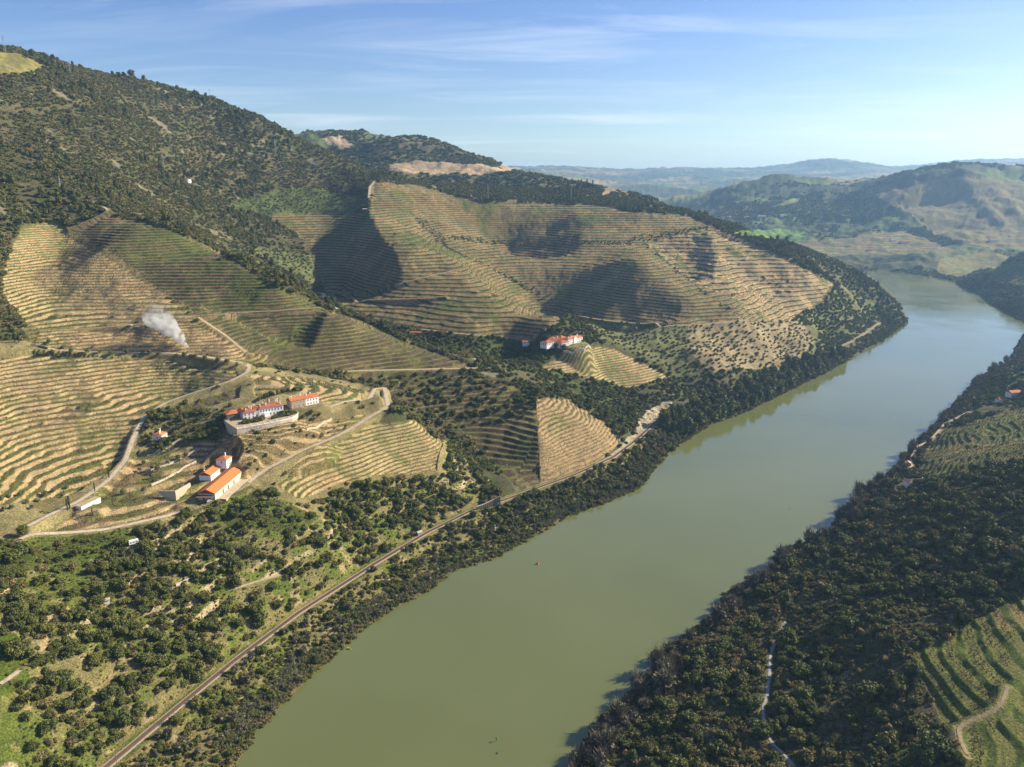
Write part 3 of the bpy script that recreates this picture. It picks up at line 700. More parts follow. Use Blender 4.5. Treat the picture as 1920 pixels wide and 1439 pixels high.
def foliage(name, cols, rough=.72, var=.35, spec=.25):
    """leaf colour: one tone per plant, broken up by clumps within it"""
    k = NT_(name); inf = k.new('ShaderNodeObjectInfo'); p = k.pos()
    cr = k.new('ShaderNodeValToRGB'); e = cr.color_ramp.elements
    e[0].position, e[0].color = 0, cols[0] + (1,); e[1].position, e[1].color = 1, cols[-1] + (1,)
    for i, c in enumerate(cols[1:-1]): x = e.new((i + 1) / (len(cols) - 1)); x.color = c + (1,)
    k.t.links.new(inf.outputs['Random'], cr.inputs[0])
    v = k.ramp(k.noise(.75, 3, .6, p), .3, .7, 1 - var, 1 + var)
    col = k.mix(1.0, cr.outputs[0], k.new('ShaderNodeCombineXYZ').outputs[0], 'MULTIPLY')
    cx = k.n[-1] if False else [n for n in k.n if n.bl_idname == 'ShaderNodeCombineXYZ'][0]
    for i in range(3): k.t.links.new(v, cx.inputs[i])
    k.color(col); k.rough(rough); k.spec(spec)
    return k.m
M = {}
M['ground'] = ground_mat(); M['water'] = water_mat()
M['pale'] = plain('pale_gravel', (.47, .385, .265), .92, .22, .45, .3)
M['tan'] = plain('tan_dirt', (.40, .31, .19), .92, .2, .6, .2)
M['vtrack'] = plain('vineyard_track', (.27, .21, .115), .95, .25, .8, .3)
M['stone'] = plain('path_stone', (.28, .28, .27), .85, .2, .8, .2)

# ------------------------------------------------------------------ ground, river, roads
idx = (np.arange(NR - 1)[:, None] * NT + np.arange(NT - 1)[None, :])
quads = np.stack([idx, idx + 1, idx + NT + 1, idx + NT], -1).reshape(-1, 4)
gme = mesh_np('ground', np.stack([GX, GY, ZF], -1).reshape(-1, 3), quads, True, M['ground'])
def put_attr(me, name, arr, typ='FLOAT'):
    a = me.attributes.new(name, typ, 'POINT')
    if typ == 'FLOAT': a.data.foreach_set('value', np.ascontiguousarray(arr.ravel(), np.float32))
    else: a.data.foreach_set('color', np.ascontiguousarray(np.concatenate([arr.reshape(-1, 3), np.ones((arr.size // 3, 1))], 1), np.float32).ravel())
put_attr(gme, 'tread', tread, 'FLOAT_COLOR'); put_attr(gme, 'riser', riser, 'FLOAT_COLOR')
put_attr(gme, 'phase', tp * vin); put_attr(gme, 'tread_share', frac); put_attr(gme, 'vines', terr)
structure(link('ground', gme))
wx = [(-700, 40), (400, 40), (2600, 1200), (2600, 3300), (900, 3300), (300, 1200)]
wme = bpy.data.meshes.new('river'); wme.from_pydata([(x, y, 0) for x, y in wx], [], [tuple(range(len(wx)))]); wme.materials.append(M['water'])
structure(link('river', wme))

def ribbon(line, w, lift, step_=2.0, cross=(-.5, -.25, 0, .25, .5), crown=.05):
    L = np.array(line, float); seg = np.hypot(*(L[1:, :2] - L[:-1, :2]).T); s = np.concatenate([[0], np.cumsum(seg)])
    q = np.arange(0, s[-1], step_); P = np.stack([np.interp(q, s, L[:, i]) for i in range(3)], 1)
    for _ in range(3): P[1:-1] = (P[:-2] + 2 * P[1:-1] + P[2:]) / 4
    T = np.gradient(P[:, :2], axis=0); T /= np.linalg.norm(T, axis=1)[:, None] + 1e-9
    N = np.stack([-T[:, 1], T[:, 0]], 1)
    wv = w * (1 + .10 * fbm(P[:, 0], P[:, 1], 9, 2, 5))
    co = []
    for c in cross:
        xy = P[:, :2] + N * (wv * c)[:, None]
        co.append(np.column_stack([xy, P[:, 2] + lift + crown * (1 - 4 * c * c)]))
    co = np.stack(co, 1); n, m = co.shape[:2]
    i = (np.arange(n - 1)[:, None] * m + np.arange(m - 1)[None, :])
    return co.reshape(-1, 3), np.stack([i, i + m, i + m + 1, i + 1], -1).reshape(-1, 4), P, T, N
for nme, key, w, ln in ROADLINE:
    co, f, *_ = ribbon(ln, w, .14 + .00012 * float(np.hypot(ln[:, 0], ln[:, 1]).mean()))
    structure(link(nme, mesh_np(nme, co, f, True, M[key])))
# ------------------------------------------------------------------ plants
def ico(sub):
    bm = bmesh.new(); bmesh.ops.create_icosphere(bm, subdivisions=sub, radius=1.0)
    v = np.array([x.co[:] for x in bm.verts]); f = np.array([[y.index for y in x.verts] for x in bm.faces]); bm.free()
    return v, f
ICO1, ICO2 = ico(1), ico(2)
def unit(v): return v / (np.linalg.norm(v, axis=-1, keepdims=True) + 1e-9)
def crown(seed, lobes, n_leaf, leaf, core=.80, up=.25, ragged=.16):
    """a crown of many leaf clumps set on uneven lobes round a denser inside; lobes: (x, y, z, rx, rz)"""
    g = np.random.default_rng(seed)
    L = np.array(lobes, float)
    cos, fcs, off = [], [], 0
    for x, y, z, rx, rz in L:
        v, f = ICO2 if rx > .5 else ICO1
        s = core * (1 + .22 * g.standard_normal(len(v)).clip(-1.4, 1.4))[:, None]
        cos.append(v * s * np.array([rx, rx, rz]) + np.array([x, y, z])); fcs.append(np.column_stack([f, f[:, 2]]) + off); off += len(v)
    w = L[:, 3] ** 2; li = g.choice(len(L), n_leaf, p=w / w.sum())
    d = unit(g.standard_normal((n_leaf, 3)) + np.array([0, 0, up]))
    R = np.stack([L[li, 3], L[li, 3], L[li, 4]], 1)
    p = L[li, :3] + d * R * (1 + ragged * g.standard_normal(n_leaf).clip(-2, 1.6))[:, None]
    nrm = unit(d + .75 * g.standard_normal((n_leaf, 3)))
    t = unit(np.cross(nrm, g.standard_normal((n_leaf, 3)))); b = np.cross(nrm, t)
    sz = leaf * np.exp(.35 * g.standard_normal(n_leaf))[:, None]
    asp = g.uniform(.55, 1.0, n_leaf)[:, None]
    q = np.stack([p - t * sz, p - b * sz * asp + nrm * sz * .25, p + t * sz, p + b * sz * asp + nrm * sz * .25], 1).reshape(-1, 3)
    cos.append(q); fcs.append(np.arange(4 * n_leaf).reshape(-1, 4) + off)
    return np.concatenate(cos), np.concatenate(fcs)
def tri_clean(me):
    return me
def fmesh(name, co, f, mat):
    """faces may repeat their last corner (triangles)"""
    me = bpy.data.meshes.new(name)
    tri = f[:, 2] == f[:, 3]
    ln = np.where(tri, 3, 4); st = np.concatenate([[0], np.cumsum(ln)[:-1]])
    li = np.concatenate([r[:3] if t else r for r, t in zip(f, tri)]).astype(np.int32)
    me.vertices.add(len(co)); me.vertices.foreach_set('co', np.ascontiguousarray(co, np.float32).ravel())
    me.loops.add(len(li)); me.loops.foreach_set('vertex_index', li)
    me.polygons.add(len(f)); me.polygons.foreach_set('loop_start', st.astype(np.int32))
    me.polygons.foreach_set('use_smooth', np.zeros(len(f), bool))
    me.update(calc_edges=True); me.materials.append(mat)
    return me
def rand_lobes(seed, n, spread, r0, r1, z0, z1, squash=.85):
    g = np.random.default_rng(seed); out = []
    for i in range(n):
        a = g.uniform(0, 6.283); q = spread * math.sqrt(g.uniform(0, 1)) if i else 0
        out.append((q * math.cos(a), q * math.sin(a), g.uniform(z0, z1), g.uniform(r0, r1), g.uniform(r0, r1) * squash))
    return out
def twigs(seed, n, h, spread, w):
    """bare winter crown: thin crossing twig blades fanning out of a short trunk"""
    g = np.random.default_rng(seed); cos, fcs, off = [], [], 0
    for i in range(n):
        a = g.uniform(0, 6.283); tilt = g.uniform(.05, 1.05)
        base = np.array([g.normal(0, .12), g.normal(0, .12), g.uniform(.05, .55) * h])
        d = np.array([math.sin(tilt) * math.cos(a) * spread, math.sin(tilt) * math.sin(a) * spread, math.cos(tilt) * h * .62])
        ln = g.uniform(.35, 1.0); s = unit(np.cross(d, g.standard_normal(3))) * w * g.uniform(.6, 1.6)
        m = base + d * ln * .5 + g.normal(0, .06, 3); e = base + d * ln + g.normal(0, .10, 3)
        cos.append(np.stack([base - s * .4, base + s * .4, m + s, m - s, e - s * .15, e + s * .15])); fcs.append(np.array([[0, 1, 2, 3], [3, 2, 5, 4]]) + off); off += 6
    return np.concatenate(cos), np.concatenate(fcs)
def tube(path, radii, seg=6):
    P = np.array(path, float); n = len(P); co = []
    for i in range(n):
        d = unit(P[min(i+1, n-1)] - P[max(i-1, 0)]); a = unit(np.cross(d, [.3, 1, .2])); b = np.cross(d, a)
        for k in range(seg): t = 6.2832 * k / seg; co.append(P[i] + radii[i] * (a * math.cos(t) + b * math.sin(t)))
    f = [(i*seg+k, i*seg+(k+1) % seg, (i+1)*seg+(k+1) % seg, (i+1)*seg+k) for i in range(n-1) for k in range(seg)]
    return np.array(co), np.array(f)
def join(*parts):
    cos, fcs, off = [], [], 0
    for c, f in parts: cos.append(c); fcs.append(np.asarray(f) + off); off += len(c)
    return np.concatenate(cos), np.concatenate(fcs)

M['oak'] = foliage('evergreen_oak_leaves', [(0.068, 0.078, 0.018), (0.109, 0.121, 0.026), (0.089, 0.108, 0.029), (0.156, 0.151, 0.036)])
M['grey'] = foliage('grey_scrub_leaves', [(0.102, 0.095, 0.033), (0.174, 0.140, 0.051), (0.083, 0.089, 0.025), (0.215, 0.155, 0.061), (0.124, 0.121, 0.036)], .8)
M['olive'] = foliage('olive_leaves', [(0.121, 0.127, 0.045), (0.172, 0.170, 0.063), (0.138, 0.147, 0.047)], .6, .3)
M['green'] = foliage('fresh_green_leaves', [(.080, .120, .022), (.120, .150, .028), (.065, .100, .030)], .65)
M['bare'] = foliage('bare_twigs', [(.165, .145, .095), (.215, .185, .120), (.135, .135, .075)], .85, .3, .15)
M['tall'] = foliage('tall_tree_leaves', [(0.082, 0.097, 0.022), (0.126, 0.133, 0.031), (0.105, 0.102, 0.027)])
M['cypress'] = foliage('cypress_leaves', [(0.045, 0.070, 0.032), (0.060, 0.088, 0.038)])
M['reed'] = foliage('reed_leaves', [(.19, .20, .115), (.24, .22, .14), (.14, .17, .075)], .8, .3, .15)
M['vine'] = plain('vine_wood', (.085, .062, .045), .9, .3, 3.0)
M['bark'] = plain('bark', (.12, .095, .07), .9, .3, 3.0)
BUSH = [fmesh('oak_crown', *crown(100 + i, rand_lobes(i, 6, .62, .40, .68, .25, .80), 640, .12), M['oak']) for i in range(4)]
BIGOAK = [fmesh('oak_crown', *crown(120 + i, rand_lobes(30 + i, 11, .70, .30, .50, .30, 1.05), 1500, .075), M['oak']) for i in range(3)]
SCRB = [fmesh('scrub_crown', *crown(140 + i, rand_lobes(50 + i, 5, .62, .38, .66, .15, .60), 260, .17, ragged=.2), M['grey']) for i in range(3)]
SCRB2 = [fmesh('scrub_crown', *crown(150 + i, rand_lobes(60 + i, 4, .55, .45, .70, .2, .7), 240, .17, ragged=.2), M['oak']) for i in range(2)]
GREYB = [fmesh('shrub_crown', *crown(160 + i, rand_lobes(70 + i, 8, .66, .30, .52, .2, .80), 1000, .09, ragged=.2), M['grey']) for i in range(3)]
OLIVE = [fmesh('olive_crown', *crown(180 + i, rand_lobes(80 + i, 7, .55, .36, .58, .75, 1.35, .8), 520, .12), M['olive']) for i in range(3)]
TALL = [fmesh('tree_crown', *crown(200 + i, [(0, 0, 1.7, .55, .8), (.1, .1, 1.2, .62, .6)] + rand_lobes(90 + i, 8, .55, .34, .52, .6, 2.0, 1.1), 1100, .10), M['tall']) for i in range(3)]
BARE = [fmesh('twig_crown', *join(twigs(220 + i, 420, 2.0, 1.0, .030), crown(225 + i, rand_lobes(95 + i, 5, .5, .25, .4, .8, 1.5), 130, .10, core=.35)), M['bare']) for i in range(3)]
GREENB = [fmesh('green_crown', *crown(240 + i, rand_lobes(105 + i, 6, .6, .38, .6, .2, .75), 600, .11), M['green']) for i in range(2)]
CYP = [fmesh('cypress_crown', *crown(260 + i, [(0, 0, .16 * k + .12, .085 + .055 * math.sin(min(1, k / 10) * 2.6), .14) for k in range(11)], 700, .030, core=.9, up=.6), M['cypress']) for i in range(2)]
REED = [fmesh('reed_clump', *twigs(280 + i, 90, 1.4, .55, .030), M['reed']) for i in range(2)]
def trunk_mesh(nm, h, r, lean, mat):
    c, f = tube([(0, 0, -.3), (lean * .3, .02, h * .45), (lean, 0, h)], [r * 1.25, r, r * .6])
    c2, f2 = tube([(lean * .6, .01, h * .65), (lean + .25, .15, h * 1.25)], [r * .6, r * .3]); c3, f3 = tube([(lean * .6, .01, h * .65), (lean - .2, -.2, h * 1.2)], [r * .55, r * .3])
    return fmesh(nm, *join((c, f), (c2, f2), (c3, f3)), mat)
TRUNK = {'olive': trunk_mesh('trunk', .75, .10, .06, M['bark']), 'tall': trunk_mesh('trunk', .9, .07, .05, M['bark']), 'oak': trunk_mesh('trunk', .45, .09, .04, M['bark']), 'cyp': trunk_mesh('trunk', .2, .02, 0, M['bark'])}

# distance outside every road edge
DROAD = np.full(GX.shape, 1e6, np.float32)
for nme, key, w, ln in ROADLINE: DROAD = np.minimum(DROAD, near_line(ln, 22.0)[0] - w / 2)
railL = np.sign((railw[5, 0]-railw[0, 0])) # unused sign kept for clarity
riverL = inside(GX.ravel(), GY.ravel(), np.vstack([railw[:, :2], np.array(W_LB[::-1])])).reshape(GX.shape) & ~wet     # between railway and water
KIND[riverL] = 11
slopeN = fbm(GX, GY, 34, 3, 501) + .55 * fbm(GX, GY, 110, 2, 517)
right_side = (GX * .81 - GY * .59) > -60
clear = (DROAD > 1.6) & (D_rail > 6.0) & ~wet & (D_bank > .6)
for h, (pp, r_, up) in zip(PADW, PADS): clear &= np.hypot(GX - h[0], GY - h[1]) > r_ * .95
DENS = np.zeros(GX.shape, np.float32)
pn = fbm(GX, GY, 75, 4, 531)
for kk, dv in {0: .90, 1: .0015, 3: .92, 4: .14, 5: .30, 6: .10, 8: .55, 11: .97, 12: .05, 13: .42, 14: .30}.items(): DENS[KIND == kk] = dv
DENS = np.where(KIND == 0, DENS * (.35 + .65 * sstep(-.55, -.05, pn + .45 * g3 + .25 * g2)), DENS)
DENS = np.where(KIND == 3, DENS * sstep(-.65, -.05, pn + .5 * g3), DENS)
DENS = np.where(KIND == 9, .34 + .62 * sstep(-.35, .10, slopeN), DENS)
DENS = np.where(KIND == 10, .8 * sstep(-.12, .22, fbm(GX, GY, 300, 4, 101) + .5 * fbm(GX, GY, 70, 3, 547)), DENS)
for hp, wd, dv in [([(822,452),(870,478),(930,502),(960,518),(1010,545),(1050,572),(1085,597)], 7, .6), ([(842,444),(920,452),(1000,456),(1090,455),(1170,452),(1230,440),(1325,424)], 8, .75), ([(1205,452),(1250,488),(1300,533),(1350,568),(1405,598)], 5, .55),
                   ([(310,550),(372,597),(425,630),(466,668)], 3, .35), ([(1425,520),(1450,525),(1480,520)], 6, .5), ([(765,640),(800,628),(770,612)], 10, .6), ([(790,410),(820,440),(830,455)], 14, .6), ([(1060,588),(1090,604),(1150,606)], 5, .5)]:
    dh, _ = near_line(world_line(hp, 12.0), wd + 4.0)
    DENS = np.where((dh < wd * (.6 + .8 * (g3 + .5))) & (KIND == 1), dv, DENS)
DENS = np.where(KIND == 0, DENS * (1 - .9 * sstep(.3, .7, rockp)), DENS)
DENS *= clear
def scatter(x0, x1, y0, y1, sp, seed, keep=None, az=37.5):
    g = np.random.default_rng(seed)
    xs, ys = np.arange(x0, x1, sp), np.arange(y0, y1, sp)
    X, Y = np.meshgrid(xs, ys); X = X.ravel() + g.uniform(-.48, .48, X.size) * sp; Y = Y.ravel() + g.uniform(-.48, .48, Y.size) * sp
    m = np.abs(np.degrees(np.arctan2(X, Y))) < az; X, Y = X[m], Y[m]
    i, j = cell(X, Y); m = g.uniform(0, 1, len(X)) < DENS[i, j]
    if keep is not None: m &= keep(X, Y, i, j)
    return X[m], Y[m], g
def visible(X, Y, Z_, up=2.0):
    """inside the frame, and nothing of the ground in front of it"""
    d = Y * CP - (Z_ - CAM_H) * SP
    px = 960 + F_PX * X / d; py = 719.5 - F_PX * ((Z_ + up - CAM_H) * CP + Y * SP) / d
    ok = (px > -25) & (px < 1945) & (py > -10) & (py < 1475)
    for q in np.linspace(.25, .96, 26):
        ok &= (CAM_H + (Z_ + up - CAM_H) * q) > ground(X * q, Y * q) - .5
    return ok, px, py
def stuff(name, X, Y, Zb, S, HS, protos, label, cat, seed=1):
    """one object that carries a whole unbroken cover of plants (points, each with a plant standing on it)"""
    g = np.random.default_rng(seed); n = len(X)
    me = bpy.data.meshes.new(name); me.vertices.add(n)
    me.vertices.foreach_set('co', np.ascontiguousarray(np.column_stack([X, Y, Zb]), np.float32).ravel())
    a = me.attributes.new('size', 'FLOAT_VECTOR', 'POINT'); a.data.foreach_set('vector', np.ascontiguousarray(np.column_stack([S, S, HS]), np.float32).ravel())
    a = me.attributes.new('turn', 'FLOAT_VECTOR', 'POINT'); a.data.foreach_set('vector', np.ascontiguousarray(np.column_stack([g.normal(0, .08, n), g.normal(0, .08, n), g.uniform(0, 6.283, n)]), np.float32).ravel())
    a = me.attributes.new('pick', 'INT', 'POINT'); a.data.foreach_set('value', g.integers(0, len(protos), n).astype(np.int32))
    o = link(name, me); o['kind'] = 'stuff'; o['label'] = label; o['category'] = cat
    ng = bpy.data.node_groups.new(name + '_plants', 'GeometryNodeTree')
    ng.interface.new_socket('Geometry', in_out='INPUT', socket_type='NodeSocketGeometry'); ng.interface.new_socket('Geometry', in_out='OUTPUT', socket_type='NodeSocketGeometry')
    N = ng.nodes; gi, go = N.new('NodeGroupInput'), N.new('NodeGroupOutput')
    ip = N.new('GeometryNodeInstanceOnPoints'); jn = N.new('GeometryNodeJoinGeometry')
    for p in reversed(protos):
        oi = N.new('GeometryNodeObjectInfo'); oi.transform_space = 'ORIGINAL'; oi.inputs['As Instance'].default_value = True; oi.inputs['Object'].default_value = p
        ng.links.new(oi.outputs['Geometry'], jn.inputs[0])
    def na(nm, ty):
        q = N.new('GeometryNodeInputNamedAttribute'); q.data_type = ty; q.inputs['Name'].default_value = nm; return q.outputs[0]
    ng.links.new(gi.outputs[0], ip.inputs['Points']); ng.links.new(jn.outputs[0], ip.inputs['Instance'])
    ip.inputs['Pick Instance'].default_value = True
    ng.links.new(na('pick', 'INT'), ip.inputs['Instance Index']); ng.links.new(na('size', 'FLOAT_VECTOR'), ip.inputs['Scale']); ng.links.new(na('turn', 'FLOAT_VECTOR'), ip.inputs['Rotation'])
    ng.links.new(ip.outputs[0], go.inputs[0])
    o.modifiers.new('plants', 'NODES').node_group = ng
    return o
PROTO = {}
def proto(key, meshes):
    """plain objects the covers copy; real members of the scene are made first and reused"""
    if key not in PROTO:
        PROTO[key] = [bpy.data.objects.new(m.name, m) for m in meshes]
    return PROTO[key]
LANDMARK = []            # (x, y, words) filled by the buildings; used to say where a plant stands
def where(x, y, z):
    h = Vector((x, y)); b = min(LANDMARK, key=lambda q: (q[0]-x)**2 + (q[1]-y)**2)
    return b[2]
def size_word(s, a, b): return 'small' if s < a else ('large' if s > b else 'mid-sized')
def plant(name, mesh, x, y, z, s, hs, rz, label, cat, group, trunk=None):
    if trunk is None:
        o = link(name, mesh)
    else:
        o = bpy.data.objects.new(name, None); COL.objects.link(o); o.empty_display_size = .1
        c = link('crown', mesh, o); t = link('trunk', trunk, o)
    o.location = (x, y, z); o.scale = (s, s, hs); o.rotation_euler = (0, 0, rz)
    return tag(o, label, cat, group)
# ------------------------------------------------------------------ placing the plants
LANDMARK += [(*on_ground(*q)[:2], w) for q, w in [
 ((250,1015), 'near the white caravan'), ((410,930), 'below the long orange-roofed winery'), ((60,1010), 'below the round hairpin tree'), ((560,950), 'on bright grass below the winery'),
 ((905,960), 'above the ribbed retaining wall'), ((300,1365), 'above the nearest railway stretch'), ((450,1240), 'above the middle stretch of railway'), ((600,1130), 'just uphill of the railway'), ((790,1000), 'by the hut at the railway'),
 ((30,1250), 'by the bright green clearing'), ((200,1130), 'by the small white ruin'), ((480,1090), 'along the old ledge track'), ((700,930), 'below the vineyard beside the winery'), ((840,880), 'on the spur above the gully'), ((100,1400), 'among rocks near the bottom edge'), ((350,1150), 'by the pale rock ledges')]]
def clus(n): return n
dnA = DENS.copy(); DENS = np.where(np.isin(KIND, (4, 5)) & clear & (GX < 0), .22 + .5 * sstep(-.1, .35, slopeN), DENS)
# ---- left slope: evergreen oaks, grey shrubs
X, Y, g = scatter(-420, 140, 250, 760, 4.7, 11, lambda x, y, i, j: np.isin(KIND[i, j], (9, 4, 5)))
Zp = ground(X, Y); ok, px, py = visible(X, Y, Zp); X, Y, Zp = X[ok], Y[ok], Zp[ok]
S = np.clip(np.exp(g.normal(math.log(3.0), .32, len(X))), 1.5, 5.4)
isg = g.uniform(0, 1, len(X)) < .26
big = S / np.hypot(X, Y)
def individuals(mask, cap, make):
    idx_ = np.where(mask)[0]; idx_ = idx_[np.argsort(-big[idx_])]
    for k in idx_[:cap]: make(k)
    return idx_[cap:]
def mk_oak(k):
    z = float(Zp[k]); s = float(S[k])
    plant('oak_bush', (BIGOAK if s > 3.0 else BUSH)[k % 3], float(X[k]), float(Y[k]), z - .15 * s, s, s * g.uniform(.85, 1.15), g.uniform(0, 6.28),
          f"{size_word(s, 2.2, 3.2)} dark oak bush on the left slope, {where(X[k], Y[k], z)}", 'bush', 'oak bushes on the left slope')
def mk_grey(k):
    z = float(Zp[k]); s = float(S[k]) * .9
    plant('grey_shrub', GREYB[k % 3], float(X[k]), float(Y[k]), z - .15 * s, s, s * g.uniform(.7, 1.0), g.uniform(0, 6.28),
          f"{size_word(s, 2.0, 2.9)} grey brown shrub on the left slope, {where(X[k], Y[k], z)}", 'shrub', 'grey shrubs on the left slope')
r1 = individuals(~isg, 290, mk_oak); r2 = individuals(isg, 200, mk_grey)
rest = np.concatenate([r1, r2]).astype(int)
if len(rest): stuff('oak_scrub', X[rest], Y[rest], Zp[rest] - .15 * S[rest], S[rest], S[rest] * .9, proto('bush', BUSH), 'dark scrub filling in between the larger bushes of the left slope', 'scrub', 3)
# low tufts and small shrubs over the open slope
X, Y, g = scatter(-420, 140, 250, 760, 2.6, 12, lambda x, y, i, j: (KIND[i, j] == 9) & (np.random.default_rng(5).uniform(0, 1, len(x)) < .5))
DENS = dnA; DENS9 = DENS.copy(); kk9 = np.isin(KIND, (9, 4, 5)); DENS[kk9] = (.62 * clear * sstep(-.6, .0, g3 + .4 * g1))[kk9]
X, Y, g = scatter(-420, 140, 250, 760, 2.3, 13, lambda x, y, i, j: np.isin(KIND[i, j], (9, 4, 5)))
s = g.uniform(.45, 1.15, len(X)); stuff('low_shrubs', X, Y, ground(X, Y) - .1, s, s * .8, proto('scrb', SCRB + SCRB2[:1]), 'low dry shrubs and tufts over the grassy left slope', 'shrubs', 4)
DENS = DENS9
# ---- left bank thicket between railway and water
X, Y, g = scatter(-330, 900, 250, 1750, 5.0, 21, lambda x, y, i, j: KIND[i, j] == 11)
Zp = ground(X, Y); Db = D_bank[cell(X, Y)]; u_ = g.uniform(0, 1, len(X))
tallz = (Y > 880) & (Y < 1300)
S = np.clip(np.exp(g.normal(math.log(2.5), .28, len(X))), 1.4, 4.4) * np.where(tallz, 2.0, 1.12) * np.where(Y < 600, .82, 1)
thin = g.uniform(0, 1, len(X)) < np.where(Y < 640, .66, .92); X, Y, Zp, Db, u_, S, tallz = [a[thin] for a in (X, Y, Zp, Db, u_, S, tallz)]
ok, px, py = visible(X, Y, Zp); X, Y, Zp, Db, u_, S, tallz = [a[ok] for a in (X, Y, Zp, Db, u_, S, tallz)]
big = S / np.hypot(X, Y)
BANKW = [(-190, 'below the railway at its nearest stretch'), (-100, 'opposite the green channel marker'), (-20, 'below the railway hut'), (60, 'below the ribbed retaining wall'), (150, 'under the rocky railway cutting'), (260, 'near the pink house by the railway'), (380, 'in the tall grove beyond the pink house'), (9999, 'at the far bend of the river')]
def bw(x): return next(w for a, w in BANKW if x < a)
def mk_tall(k):
    s = float(S[k]); plant('riverside_tree', TALL[k % 3], float(X[k]), float(Y[k]), float(Zp[k]) - .3, s, s * g.uniform(.95, 1.3), g.uniform(0, 6.28),
        f"{size_word(s, 2.8, 4.2)} dark green tree on the left bank, {bw(X[k])}", 'tree', 'dark trees on the left bank', TRUNK['tall'] if s > 3 and Y[k] < 1200 else None)
def mk_bare(k):
    s = float(S[k]) * 1.05; plant('bare_tree', BARE[k % 3], float(X[k]), float(Y[k]), float(Zp[k]) - .2, s, s * g.uniform(.8, 1.05), g.uniform(0, 6.28),
        f"{size_word(s, 2.2, 3.2)} leafless brown tree on the left bank, {bw(X[k])}", 'tree', 'leafless trees on the left bank')
def mk_bb(k):
    s = float(S[k]); plant('bank_bush', (BIGOAK if s > 2.6 else BUSH)[k % 3], float(X[k]), float(Y[k]), float(Zp[k]) - .2 * s, s, s * g.uniform(.8, 1.1), g.uniform(0, 6.28),
        f"{size_word(s, 2.0, 3.0)} dark evergreen bush on the left bank, {bw(X[k])}", 'bush', 'dark bushes on the left bank')
tl = tallz & (u_ < .8); br = ~tl & (u_ > .62) ; bb = ~tl & ~br
r1 = individuals(tl, 200, mk_tall); r2 = individuals(br, 150, mk_bare); r3 = individuals(bb, 240, mk_bb)
rest = np.concatenate([r1, r2, r3]).astype(int)
if len(rest): stuff('riverside_thicket', X[rest], Y[rest], Zp[rest] - .2 * S[rest], S[rest], S[rest] * 1.1, proto('bush', BUSH) + proto('greyb', GREYB[:2]), 'thicket filling the far end of the left riverbank', 'thicket', 6)
dn = DENS.copy(); DENS[:] = np.where((KIND == 11) & clear, .8, 0) * np.maximum(sstep(-.7, .0, g3), (D_bank < 9) * 1.0)
X, Y, g = scatter(-330, 300, 250, 900, 2.4, 22)
s = g.uniform(.7, 1.6, len(X)); stuff('bank_undergrowth', X, Y, ground(X, Y) - .1, s, s * .9, proto('scrb', SCRB + SCRB2[:1]), 'brown and green undergrowth between railway and river on the left bank', 'undergrowth', 7)
DENS[:] = np.where((KIND == 11) & (D_bank < 16) & (D_bank > .3), .7, 0) * sstep(-.25, .2, fbm(GX, GY, 45, 2, 611) + .1)
X, Y, g = scatter(-300, 200, 280, 800, 1.7, 23)
s = g.uniform(1.4, 2.4, len(X)); stuff('reed_bed', X, Y, ground(X, Y) - .1, s * .9, s, proto('reed', REED), 'pale reeds at the edge of the water on the left bank', 'reeds', 8)
DENS[:] = np.where((D_bank < np.where(wet, 1.6, 5.0)) & (GRR < 1500), .85, 0) * sstep(-.75, -.2, g3 + .5 * g2)
X, Y, g = scatter(-320, 700, 230, 1300, 1.9, 24)
s = g.uniform(.8, 1.9, len(X)); stuff('shore_growth', X, Y, np.maximum(ground(X, Y), -.2) - .1, s, s * .9, proto('scrb', SCRB + SCRB2[:1]) + proto('reed', REED), 'brown brush and reeds overhanging the water along both banks', 'brush', 28)
DENS = dn
# ---- right hill: dense evergreen cover, nearest crowns one by one
RH = (~wet) & inside((GX * 1.0).ravel(), GY.ravel(), np.array([(-120, 60), (-20, 200)] + W_RB[:20] + [(1100, 1300), (1400, 900), (900, 500), (500, 100)])).reshape(GX.shape)
X, Y, g = scatter(-60, 700, 130, 900, 5.5, 31, lambda x, y, i, j: RH[i, j] & (KIND[i, j] == 0))
Zp = ground(X, Y); ok, px, py = visible(X, Y, Zp); X, Y, Zp, px, py = X[ok], Y[ok], Zp[ok], px[ok], py[ok]
Db = D_bank[cell(X, Y)]; u_ = g.uniform(0, 1, len(X)); bank = Db < 20
S = np.clip(np.exp(g.normal(math.log(3.3), .34, len(X))), 1.7, 7.0); S = np.where(bank, S * 1.12, S); big = S / np.hypot(X, Y)
RZ = [(-1, 420, 'below the stone path'), (1, 330, 'between the stone path and the lower right vineyard'), (1, 520, 'on the slope above the stone path'), (1, 9999, 'below the riverside vineyard')]
def rz(k): return 'down towards the river from the stone path' if (px[k] < 1440 and py[k] > 1150) else ('beside the terraced vineyard at the lower edge' if px[k] > 1600 and py[k] > 1150 else ('on the dark hillside above the stone path' if py[k] > 1000 else 'on the dark hillside below the riverside vineyard'))
def mk_ro(k):
    s = float(S[k]); plant('hillside_oak', (BIGOAK if s > 2.5 else BUSH)[k % 3], float(X[k]), float(Y[k]), float(Zp[k]) - .18 * s, s, s * g.uniform(.85, 1.15), g.uniform(0, 6.28),
        f"{size_word(s, 2.4, 3.6)} dark evergreen oak crown {rz(k)}", 'tree', 'oaks on the right hillside')
def mk_rg(k):
    s = float(S[k]) * .9; plant('hillside_shrub', GREYB[k % 3], float(X[k]), float(Y[k]), float(Zp[k]) - .15 * s, s, s * g.uniform(.75, 1.0), g.uniform(0, 6.28),
        f"{size_word(s, 2.1, 3.2)} grey brown shrub {rz(k)}", 'shrub', 'grey shrubs on the right hillside')
